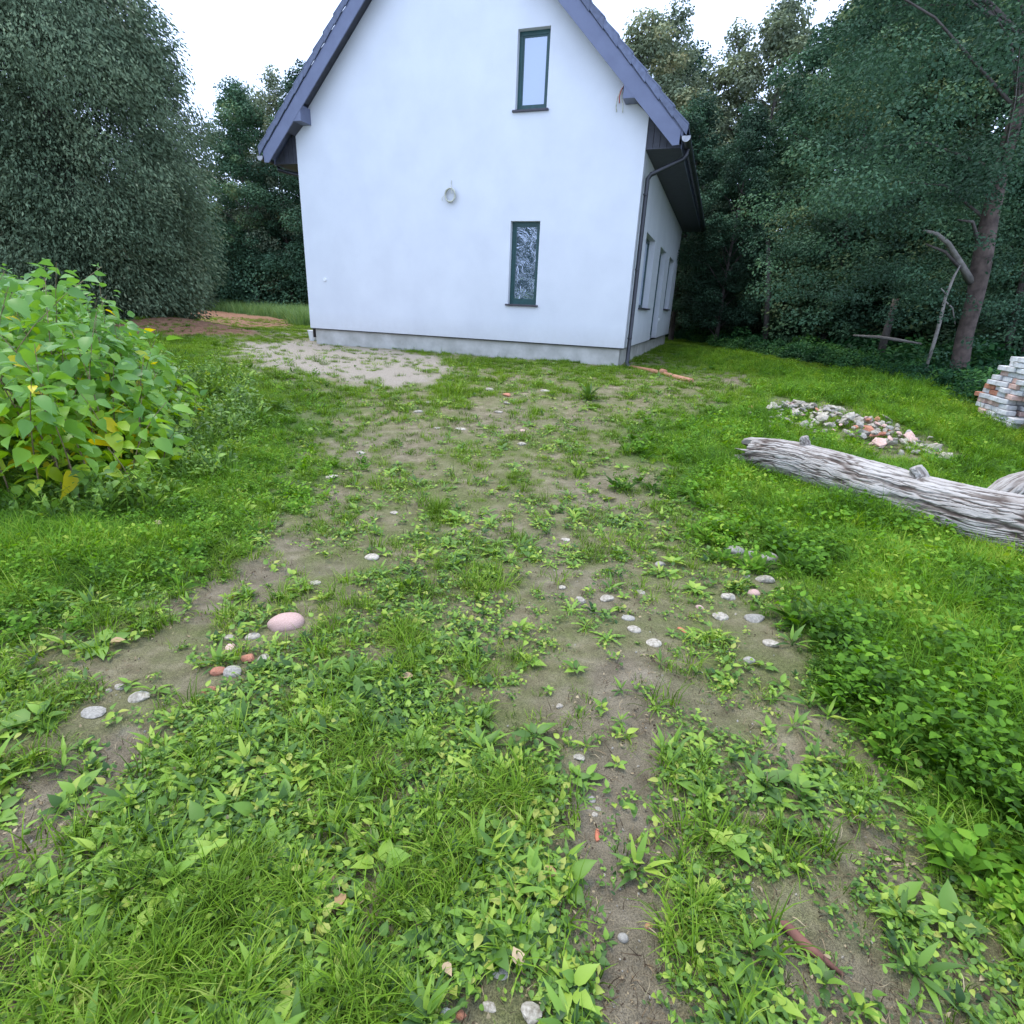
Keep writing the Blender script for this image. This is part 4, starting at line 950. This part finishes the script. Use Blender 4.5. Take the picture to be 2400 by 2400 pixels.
plant('broadleaf_plant', 90, 1700, rosette(8, .10, .07, (.05, .5), PG, tint=(.3, .6)), 'weed', 'broad round leaved weed at the left edge above the muddy patch')
plant('broadleaf_plant', 250, 1520, rosette(7, .10, .07, (.05, .5), PG, tint=(.3, .7)), 'weed', 'broad round leaved weed on the left below the grass')
plant('thistle_plant', 655, 960, join(jagged(10, .28, PG, (.2, .4)), rosette(7, .16, .07, (.3, 1.2), PG, tint=(.2, .4))), 'weed', 'bluish green thistle like weed in the left grass')
plant('thistle_plant', 1378, 938, join(jagged(10, .26, PG, (.1, .3)), rosette(9, .22, .07, (.8, 1.4), PG, tint=(.1, .3))), 'weed', 'dark green upright weed in front of the right part of the house')
# grit
pr_grit = []
for i in range(4):
    me = rock(300+i, 1, .6, .8, 'grit'); me.materials.append(M['greystone'] if i % 2 else M['limestone']); pr_grit.append(bpy.data.objects.new('grit', me))
x, y = frustum_pts(9000, .45, 14); m_ = masks(x, y)
place('grit', x, y, RG.uniform(0, 1, len(x)) < .15*(1-m_['L'])+.35*m_['mud']+.7*m_['sand'], pr_grit, RG.uniform(.003, .014, len(x))*(1+.06*y), 'small grit and pebbles strewn over bare soil', tilt=1, zoff=.001, cat='gravel')

# fallen leaves one can pick out
def dryleaf(px_, py_, w_, lab, tn=.6, matn='dryleaf'):
    P = at(px_, py_); s_ = w_/FPX*depth(P); az = random.uniform(0, 6.28); D = np.array([[math.cos(az), math.sin(az), .12]]); D = unit(D)
    Nn = unit(np.array([[random.uniform(-.3, .3), random.uniform(-.3, .3), 1]])); Nn = unit(Nn-D*(Nn*D).sum(1)[:, None])
    V, F, T = leaves_np(np.zeros((1, 3)), D, Nn, np.array([s_]), np.array([s_*.7]), np.array([tn]), 'ovate', .15)
    o = add('fallen_leaf', mesh_np('fallen_leaf', V, F, False, dict(tint=T)), M[matn], None, (P[0], P[1], float(tz(P[0], P[1]))+.03)); tag(o, lab, 'leaf')
dryleaf(1220, 2290, 46, 'dry tan leaf curled beside the flat pale stone near the lower edge', .9)
dryleaf(805, 2108, 40, 'orange brown leaf lying in the weeds at lower centre', .35)
dryleaf(1300, 2050, 40, 'orange brown leaf at the left border of the bare right track', .3)
dryleaf(262, 1520, 30, 'yellow leaf spot lying on the weeds at left', .6)
dryleaf(360, 1240, 30, 'pale yellow leaf on the grass beside the shrub', 1.)
dryleaf(968, 1598, 34, 'bright yellow leaf lying in the central weeds', .7)
dryleaf(1040, 2280, 34, 'tan leaf caught in grass left of the flat pale stone', .8)

# ------------------------------------------------------------------ leafy shrub at the left
shc = at(150, 1150); sh = empty('leafy_shrub', (shc[0], shc[1], 0)); tag(sh, 'leafy green shrub with large pointed leaves, some yellow, at the left edge', 'shrub')
rs = np.random.default_rng(5); LP = []; LD = []; LN = []; LL = []; LT = []; stems = MB(); nst = 0
poly_sh = poly([(-500, 1220), (0, 1205), (180, 1215), (310, 1180), (400, 1120), (470, 1030), (450, 960), (350, 900), (150, 850), (-200, 850), (-600, 900)])
bb0 = poly_sh.min(0); bb1 = poly_sh.max(0)
TALL = [at(20, 1120)[:2], at(150, 1150)[:2], at(170, 1100)[:2], at(-60, 1100)[:2], at(235, 1130)[:2]]
while nst < 340:
    bx, by = rs.uniform(bb0[0], bb1[0]), rs.uniform(bb0[1], bb1[1])
    if nst < 5: bx, by = TALL[nst]
    dpoly = float(pdist(np.array([bx]), np.array([by]), poly_sh)[0])
    if dpoly < 0 or bx < -8.5: continue
    nst += 1
    # height falls towards the right end
    pxs = 1200+FPX*((np.array([bx, by, .5])-CAM)@rt)/((np.array([bx, by, .5])-CAM)@fwd)
    H_ = np.interp(pxs, [-400, 60, 200, 300, 400, 500], [1.72, 1.66, 1.50, 1.12, .85, .50])*rs.uniform(.55, 1.04)*(.80+.4*float(fb(bx*1.8, by*1.8, 201)))*min(1, .55+dpoly*1.1)
    if rs.uniform() < .10: H_ *= 1.17
    if nst <= 5: H_ = (1.62, 1.72, 1.66, 1.70, 1.42)[nst-1]
    lean = rs.normal(0, .16, 2); zb_ = float(tz(bx, by)); pts = []
    for s_ in np.linspace(0, 1, 7): pts.append((bx+lean[0]*s_*s_*H_*1.3-shc[0], by+lean[1]*s_*s_*H_*1.3-shc[1], zb_+H_*s_*(1-.08*s_)))
    stems.tube(pts, [.007*(1-.7*q) for q in np.linspace(0, 1, 7)], 5, False)
    nn_ = int(4+H_*11); ph = rs.uniform(0, PI)
    for q in range(nn_):
        s_ = .12+.88*(q+.5)/nn_; i0 = min(5, int(s_*6)); fr = s_*6-i0; c_ = np.array(pts[i0])*(1-fr)+np.array(pts[i0+1])*fr
        if s_ < .2 and rs.uniform() < .3: continue
        for pair in (0, PI):
            az = ph+q*PI/2*.93+pair+rs.normal(0, .3); el = rs.uniform(-.75, .25)+.45*(s_ > .9)
            D = np.array([math.cos(az)*math.cos(el), math.sin(az)*math.cos(el), math.sin(el)])
            side_off = rs.uniform(.04, .22)*(1.1-s_*.6)
            LP.append(c_+np.array([math.cos(az), math.sin(az), .35])*side_off); LD.append(D)
            n_ = np.array([0, 0, 1.])+rs.normal(0, .48, 3)+np.array([math.cos(az), math.sin(az), 0])*.35; n_ = n_-D*(n_@D); LN.append(n_/np.linalg.norm(n_))
            LL.append(rs.uniform(.085, .19)*(1-.35*(s_ > .92))*(.75+.3*min(1, H_))); 
            yel = rs.uniform()
            LT.append((1.0 if rs.uniform() < .6 else .9) if (yel < .015+.20*(s_ < .4)) else (.72-.55*s_**1.5+.30*(rs.uniform()-.5)))
stems.build('stems', M['stalk'], sh, smooth=True)
LP, LD, LN, LL, LT = map(np.array, (LP, LD, LN, LL, LT)); nearq = (np.hypot(LP[:, 0]+shc[0], LP[:, 1]+shc[1]) < 4.3); LT = np.where(nearq & (LT > .85), .78, LT); print('shrub leaves', len(LP))
wp = LP+np.array([shc[0], shc[1], 0]); rel = wp-CAM; dz = rel@fwd; pxx = 1200+FPX*(rel@rt)/dz; pyy = 1200-FPX*(rel@upv)/dz
vis = (pxx > -20) & (pxx < 620) & (pyy > 500)
score = np.where(vis, LL/dz, 0)*(1+.0*LL)+np.where(vis, .3/np.maximum(.5, np.linalg.norm(rel, axis=1))**2*.4, 0)
order = np.argsort(-score); big = order[:300]; rest = order[300:]
Lc = [mesh_np('leaf', *leaves_np(np.zeros((1, 3)), np.array([[1., 0, 0]]), np.array([[0, 0, 1.]]), np.array([1.]), np.array([w_]), np.array([t_]), 'ovate', dr)[:2], False, dict(tint=np.full(14, t_)))
      for t_, w_, dr in ((.25, .62, .3), (.4, .7, .4), (.5, .62, .25), (.6, .68, .45), (.72, .6, .3), (.85, .66, .35), (1.0, .62, .5))]
for me in Lc: me.materials.append(M['bush'])
tv = np.array([.25, .4, .5, .6, .72, .85, 1.0])
for i in big:
    me = Lc[int(np.argmin(abs(tv-LT[i]-rs.normal(0, .04))))]; o = bpy.data.objects.new('leaf', me); COL.objects.link(o); o.parent = sh
    D, Nn = LD[i], LN[i]; Sd = np.cross(Nn, D)
    o.matrix_local = Matrix(((D[0]*LL[i], Sd[0]*LL[i], Nn[0]*LL[i], LP[i][0]), (D[1]*LL[i], Sd[1]*LL[i], Nn[1]*LL[i], LP[i][1]), (D[2]*LL[i], Sd[2]*LL[i], Nn[2]*LL[i], LP[i][2]), (0, 0, 0, 1)))
V, F, T = leaves_np(LP[rest], LD[rest], LN[rest], LL[rest], LL[rest]*.66, LT[rest], 'ovate', .35)
o = add('foliage', mesh_np('foliage', V, F, False, dict(tint=T)), M['bush'], sh); o['kind'] = 'stuff'

# ------------------------------------------------------------------ trees
def crown_np(clumps, per, leaf, r, flat=.6, tb=(.15, .85), elong=1.6):
    P = []; T = []; Nn = []
    for (c_, s_) in clumps:
        n = max(20, int(per*(s_**2))); d = unit(r.normal(size=(n, 3))); rad = r.uniform(.25, 1, n)**.5
        p_ = d*rad[:, None]*s_*[1, 1, flat]; P.append(c_+p_); Nn.append(unit(d*.6+[0, 0, .7]+r.normal(0, .45, (n, 3)))); T.append(r.uniform(*tb, n)*.45+r.uniform(0, 1)*.55)
    P = np.vstack(P); Nn = np.vstack(Nn); T = np.concatenate(T); n = len(P)
    D = r.normal(size=(n, 3)); D[:, 2] -= .5; D = unit(D-Nn*(D*Nn).sum(1)[:, None]); L = leaf*r.uniform(.6, 1.3, n)
    return leaves_np(P, D, Nn, L, L/elong, T, 'diamond')
def make_tree(name, H_, Rc, base, nclump, per, leaf, seed, mat, bark, flat=.6, trunk_r=.16, crown_top=.9, lean=(0, 0), csize=(.7, 1.5), prof=None, low=None):
    """trunk with forking limbs; clumps of leaves at the limb ends"""
    r = np.random.default_rng(seed); root = empty(name)
    tb = MB(); pts = [(lean[0]*q*q*H_+.15*math.sin(q*5+seed)*q, lean[1]*q*q*H_+.15*math.cos(q*4+seed)*q, H_*.93*q-.3*(1-q)) for q in np.linspace(0, 1, 10)]
    tb.tube(pts, [trunk_r*(1.25-.25*min(1, q*8))*(1-.9*q) for q in np.linspace(0, 1, 10)], 10, False)
    cl = []
    for i in range(nclump):
        h_ = base+(1-base)*(i+.5)/nclump; 
        pr_ = prof(h_) if prof else math.sin(PI*min(1, max(.02, (h_-base)/(1-base)*.86+.16)))**.7
        az = i*2.4+r.uniform(-.5, .5); rad = Rc*pr_*math.sqrt(r.uniform(.12, 1)); q = min(.98, max(.05, h_-.10*rad/Rc)); ip = q*9; i0 = int(ip); fr = ip-i0
        s0 = np.array(pts[i0])*(1-fr)+np.array(pts[min(9, i0+1)])*fr
        e_ = np.array([lean[0]*h_*h_*H_+rad*math.cos(az), lean[1]*h_*h_*H_+rad*math.sin(az), h_*H_+r.uniform(-.3, .3)])
        s_ = r.uniform(*csize)*(1-.35*h_); cl.append((e_, s_))
        if i % 2 == 0: mid_ = s0*.5+e_*.5+np.array([0, 0, .18*rad]); tb.tube([tuple(s0), tuple(mid_), tuple(e_)], [trunk_r*.30*(1-.6*q), trunk_r*.16*(1-.5*q), .015], 5, False)
        for _ in range(2):
            o_ = unit(r.normal(size=3))*s_*1.15*np.array([1, 1, .5]); cl.append((e_+o_, s_*r.uniform(.35, .6)))
    tb.build('trunk', bark, root, smooth=True)
    V, F, T = crown_np(cl, per, leaf, r, flat)
    add('crown', mesh_np('crown', V, F, False, dict(tint=T)), mat, root)
    return root
def copy_tree(o, loc, rz, sc, label, group=None):
    c_ = o.copy(); COL.objects.link(c_); c_.location = loc; c_.rotation_euler = (0, 0, rz); c_.scale = sc
    for ch in list(o.children):
        d_ = ch.copy(); COL.objects.link(d_); d_.parent = c_
    tag(c_, label, 'tree', group); return c_
TA = make_tree('alder_tree', 13, 3.6, .16, 75, 620, .15, 1, M['decid'], M['barkdark'])
TB = make_tree('alder_tree', 14, 3.2, .10, 80, 620, .15, 2, M['decid'], M['barkdark'], lean=(.05, .02))
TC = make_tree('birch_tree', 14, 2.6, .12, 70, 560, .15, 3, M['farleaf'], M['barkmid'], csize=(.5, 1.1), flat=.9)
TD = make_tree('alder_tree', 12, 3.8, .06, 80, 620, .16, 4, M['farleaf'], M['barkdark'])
protos_used = set()
def put(src, px_, Yd, ytop, rz, label, group, H0):
    P = toward(px_, 300, Yd); x_, y_ = P[0], P[1]; z_ = float(tz0(x_, y_)); s_ = (toward(px_, ytop, Yd)[2]-z_)/H0/.97
    if src.name not in protos_used:
        protos_used.add(src.name); src.location = (x_, y_, z_); src.rotation_euler = (0, 0, rz); src.scale = (s_, s_, s_); tag(src, label, 'tree', group); return src
    return copy_tree(src, (x_, y_, z_), rz, (s_, s_, s_), label, group)
GR = 'trees of the wood behind and right of the house'; GL = 'trees behind the yard left of the house'
put(TA, 560, 42, 225, .3, 'bushy tree in the gap between conifer and house, just right of the conifer', GL, 13)
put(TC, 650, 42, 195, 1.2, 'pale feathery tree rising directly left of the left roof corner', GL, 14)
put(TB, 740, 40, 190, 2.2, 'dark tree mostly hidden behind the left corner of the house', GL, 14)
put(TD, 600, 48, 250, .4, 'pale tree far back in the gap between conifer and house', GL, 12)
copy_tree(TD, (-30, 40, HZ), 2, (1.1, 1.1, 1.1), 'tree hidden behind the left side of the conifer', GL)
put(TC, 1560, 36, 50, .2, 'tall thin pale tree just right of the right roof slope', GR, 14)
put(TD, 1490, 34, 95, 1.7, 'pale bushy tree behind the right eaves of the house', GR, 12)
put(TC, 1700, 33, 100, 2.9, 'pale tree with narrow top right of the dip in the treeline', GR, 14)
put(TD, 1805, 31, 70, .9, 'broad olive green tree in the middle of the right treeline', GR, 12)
put(TA, 1640, 27, 260, 3.1, 'lower dark tree close behind the side wall of the house', GR, 13)
put(TB, 1760, 24, 300, 4.1, 'dark green tree between house and the big leaning tree', GR, 14)
put(TA, 1930, 26, 85, 5.0, 'tall dark tree left of the big leaning tree', GR, 13)
put(TB, 2040, 22, -30, 1.1, 'tall dark tree directly left behind the leaning trunk', GR, 14)
put(TA, 2170, 25, -120, 2.1, 'tall dark tree behind the leaning trunk', GR, 13)
put(TB, 2290, 22, -120, 3.3, 'dark tree right behind the leaning trunk', GR, 14)
put(TA, 2450, 19, -200, .7, 'dark tree at the right edge behind the brick stack', GR, 13)
put(TD, 1985, 34, 0, 4.4, 'very tall olive tree far back in the right wood', GR, 12)
put(TD, 2300, 34, -150, 5.4, 'very tall tree far back at the right edge of the wood', GR, 12)
put(TA, 1600, 44, 150, 2.6, 'dark tree far behind the right eaves', GR, 13)
put(TB, 2650, 16, -200, 4.9, 'dark tree beyond the right picture edge', GR, 14)
# big leaning tree with visible trunk and dead limbs
bx, by = at(2250, 930)[:2]; bx, by = 10.1, 13.3
big_t = empty('leaning_tree', (bx, by, float(tz0(bx, by)))); tag(big_t, 'big tree with pinkish brown leaning trunk and bare broken limbs at right', 'tree')
def onpl(px_, py_, Yw=13.3): p_ = toward(px_, py_, Yw); return p_-np.array([bx, by, float(tz0(bx, by))])
tp_ = [onpl(2238, 940), onpl(2248, 860), onpl(2262, 780), onpl(2285, 700), onpl(2300, 620), onpl(2318, 520), onpl(2345, 400), onpl(2385, 260), onpl(2420, 100), onpl(2450, -150), onpl(2480, -500)]
MB().tube([tuple(q) for q in tp_], [.22, .18, .165, .16, .185, .16, .14, .12, .10, .08, .04], 14, False).build('trunk', M['barkmid'], big_t, smooth=True)
d1 = onpl(2255, 640); 
MB().tube([tuple(onpl(2275, 660)), tuple(onpl(2250, 615, 13.1)), tuple(onpl(2222, 570, 12.9)), tuple(onpl(2195, 548, 12.8)), tuple(onpl(2165, 540, 12.7))], [.085, .06, .05, .04, .02], 8).build('branch', M['deadwood'], big_t, smooth=True)
MB().tube([tuple(onpl(2250, 628, 13.1)), tuple(onpl(2215, 590, 13.0)), tuple(onpl(2170, 572, 12.9))], [.04, .03, .012], 6).build('branch', M['barkdark'], big_t, smooth=True)
MB().tube([tuple(onpl(2290, 560)), tuple(onpl(2280, 520, 13.1)), tuple(onpl(2245, 515, 13))], [.05, .03, .012], 6).build('branch', M['barkdark'], big_t, smooth=True)
dbr = MB().tube([tuple(toward(2168, 872, 12.6)), tuple(toward(2190, 800, 12.6)), tuple(toward(2205, 745, 12.6)), tuple(toward(2215, 700, 12.7)), tuple(toward(2235, 650, 12.8)), tuple(toward(2250, 622, 13.0))], [.028, .036, .036, .030, .026, .015], 8)
dbr.tube([tuple(toward(2213, 705, 12.7)), tuple(toward(2232, 722, 12.7)), tuple(toward(2238, 760, 12.8))], [.022, .016, .012], 5)
dbr.tube([tuple(toward(2217, 690, 12.7)), tuple(toward(2206, 676, 12.6))], [.02, .012], 5)
tag(dbr.build('dead_branch', M['deadwood'], None, smooth=True), 'long bare dead branch leaning against the big tree trunk', 'branch')
dbr2 = MB().tube([tuple(toward(2000, 786, 15)), tuple(toward(2060, 790, 15)), tuple(toward(2100, 796, 14.8)), tuple(toward(2160, 806, 14.5))], [.02, .04, .04, .02], 7)
tag(dbr2.build('dead_branch', M['deadwood'], None, smooth=True), 'pale dead branch lying level in the dark undergrowth', 'branch')
rr_ = np.random.default_rng(17); cl = []
for i in range(150):
    px_ = rr_.uniform(1900, 2650); py_ = rr_.uniform(-420, 560)
    lim = np.interp(px_, [1880, 1960, 2100, 2200, 2400, 2700], [480, 500, 470, 420, 470, 560])
    if py_ > lim: continue
    Yw = 13.3+rr_.normal(0, 1.6); q = toward(px_, py_, max(9.5, Yw)); cl.append((q-np.array([bx, by, float(tz0(bx, by))]), rr_.uniform(.45, 1.0)))
for i in range(105):
    px_ = rr_.uniform(1780, 2400); py_ = rr_.uniform(430, 740); Yw = rr_.uniform(12.5, 17); q = toward(px_, py_, Yw)
    cl.append((q-np.array([bx, by, float(tz0(bx, by))]), rr_.uniform(.35, .8)))
for px_, py_ in ((2300, 560), (2290, 450), (2340, 480), (2262, 700), (2330, 720), (2215, 735), (2290, 800), (2240, 850), (2370, 640), (2390, 780), (2350, 860), (2200, 830), (2270, 900), (2140, 640), (2180, 480)):
    q = toward(px_, py_, 12.5+rr_.uniform(-.4, .3)); cl.append((q-np.array([bx, by, float(tz0(bx, by))]), rr_.uniform(.22, .42)))
V, F, T = crown_np(cl, 820, .070, rr_, .45)
add('crown', mesh_np('crown', V, F, False, dict(tint=T)), M['decid'], big_t)
lim_ = MB()
for e_, s_ in cl[:26]:
    k0 = min(range(len(tp_)), key=lambda q_: abs(tp_[q_][2]-(e_[2]-.8))); s0 = tp_[max(3, k0)]
    lim_.tube([tuple(s0), tuple((s0+e_)/2+np.array([0, 0, .3])), tuple(e_)], [.035, .02, .008], 5, False)
lim_.build('limbs', M['barkdark'], big_t, smooth=True)
# slim trunks further inside the wood
for (px_, y0, px1, y1, Yw, r_, lb_) in ((2060, 800, 2100, 700, 17, .11, 'slanting dark trunk in the black gap of the wood left of the dead branch'), (2330, 900, 2420, 560, 15.5, .10, 'slim trunk right of the big leaning trunk, first behind the brick stack'), (2370, 900, 2500, 480, 14.5, .09, 'slim trunk leaning right above the brick stack'), (1790, 800, 1800, 560, 22, .10, 'slim straight trunk in the dark wood right of the house')):
    e_ = MB().tube([tuple(toward(px_, y0+40, Yw)), tuple(toward((px_+px1)/2+6, (y0+y1)/2, Yw)), tuple(toward(px1, y1, Yw))], [r_, r_*.85, r_*.7], 9).build('tree_trunk', M['barkdark'], None, smooth=True)
    tag(e_, lb_, 'tree trunk')
# tree behind the photographer, mirrored in the lower window
for i, (x_, y_, s_) in enumerate(((-17, -12, .62), (-24, -16, .8), (-31, -24, 1.0))):
    copy_tree((TA, TB, TA)[i], (x_, y_, 0), i*2., (s_, s_, s_), 'tree behind the viewer, mirrored in the lower window, '+('nearest one', 'middle one', 'farthest one')[i])

# ------------------------------------------------------------------ conifer at the left
cxp = np.array([-13.0, 17.5]); cz0 = HZ; cn = empty('conifer', (cxp[0], cxp[1], cz0)); tag(cn, 'huge dense grey green conifer reaching the ground left of the house', 'tree')
rc = np.random.default_rng(9); P = []; D_ = []; T = []; Hc = 14.8
def crad(h): return np.interp(h, [0, .5, 1.1, 2.3, 4.7, 6.2, 7.2, 8.7, 11, 13.5, 15], [1.7, 2.4, 3.15, 3.5, 3.75, 3.6, 3.1, 2.45, 1.7, .7, .1])
nb_ = 1900
for i in range(nb_):                                         # branches with hanging sprays
    h = Hc*(rc.uniform(0.02, 1))**1.25; az = rc.uniform(0, 2*PI); R0 = crad(h)*(rc.uniform(.74, 1.09) if i < 1450 else rc.uniform(.3, .75))*(1+.10*math.sin(3*az+h*.8)); sz_ = rc.uniform(.45, .95)
    c_ = np.array([math.cos(az)*(R0-sz_*.5), math.sin(az)*(R0-sz_*.5), h]); n = int(560*sz_)
    d = unit(rc.normal(size=(n, 3))); p_ = c_+d*rc.uniform(.2, 1, n)[:, None]**.5*sz_*np.array([1, 1, .9]); p_[:, 2] = np.maximum(p_[:, 2], .06)
    P.append(p_); o_ = np.array([math.cos(az), math.sin(az), 0]); D_.append(unit(o_*.75+np.array([0, 0, -.75])+rc.normal(0, .4, (n, 3)))); T.append(rc.uniform(.1, .9, n)*.45+rc.uniform(0, 1)*.55)
P = np.vstack(P); D_ = np.vstack(D_); T = np.concatenate(T); n = len(P)
Nn = rc.normal(size=(n, 3)); Nn = unit(Nn-D_*(Nn*D_).sum(1)[:, None]); L = rc.uniform(.05, .15, n)
V, F, T2 = leaves_np(P, D_, Nn, L, L*.36, T, 'diamond')
add('foliage', mesh_np('foliage', V, F, False, dict(tint=T2)), M['conifer'], cn); print('conifer', n)
MB().tube([(0, 0, -.2), (0, 0, 6), (0, 0, 13)], [.4, .3, .05], 10).build('trunk', M['barkdark'], cn, smooth=True)

# ------------------------------------------------------------------ undergrowth along the wood
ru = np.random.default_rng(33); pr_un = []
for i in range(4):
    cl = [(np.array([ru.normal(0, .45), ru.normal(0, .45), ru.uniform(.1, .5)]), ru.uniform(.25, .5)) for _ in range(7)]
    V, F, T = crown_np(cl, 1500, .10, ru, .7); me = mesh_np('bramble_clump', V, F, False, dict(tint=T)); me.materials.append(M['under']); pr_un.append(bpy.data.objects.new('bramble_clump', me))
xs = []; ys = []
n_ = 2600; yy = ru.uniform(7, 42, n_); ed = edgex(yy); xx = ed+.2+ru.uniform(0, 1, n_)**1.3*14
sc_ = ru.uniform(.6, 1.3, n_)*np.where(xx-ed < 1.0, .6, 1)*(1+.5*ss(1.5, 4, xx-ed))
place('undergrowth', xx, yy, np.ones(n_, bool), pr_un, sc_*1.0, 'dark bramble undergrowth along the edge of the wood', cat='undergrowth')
n_ = 1300; xx = ru.uniform(-75, 70, n_); yy = 46+ru.uniform(0, 12, n_)-np.maximum(0, xx-20)*.6
pr_far = []
for i in range(3):
    cl = [(np.array([ru.normal(0, .45), ru.normal(0, .45), ru.uniform(.1, .9)]), ru.uniform(.25, .5)) for _ in range(9)]
    V, F, T = crown_np(cl, 6500, .034, ru, .8); me = mesh_np('far_clump', V, F, False, dict(tint=T)); me.materials.append(M['decid']); pr_far.append(bpy.data.objects.new('far_clump', me))
place('distant_hedge', xx, yy, np.ones(n_, bool), pr_far, ru.uniform(3.0, 8.0, n_), 'dark far off woodland edge closing the view behind the house', cat='woodland')
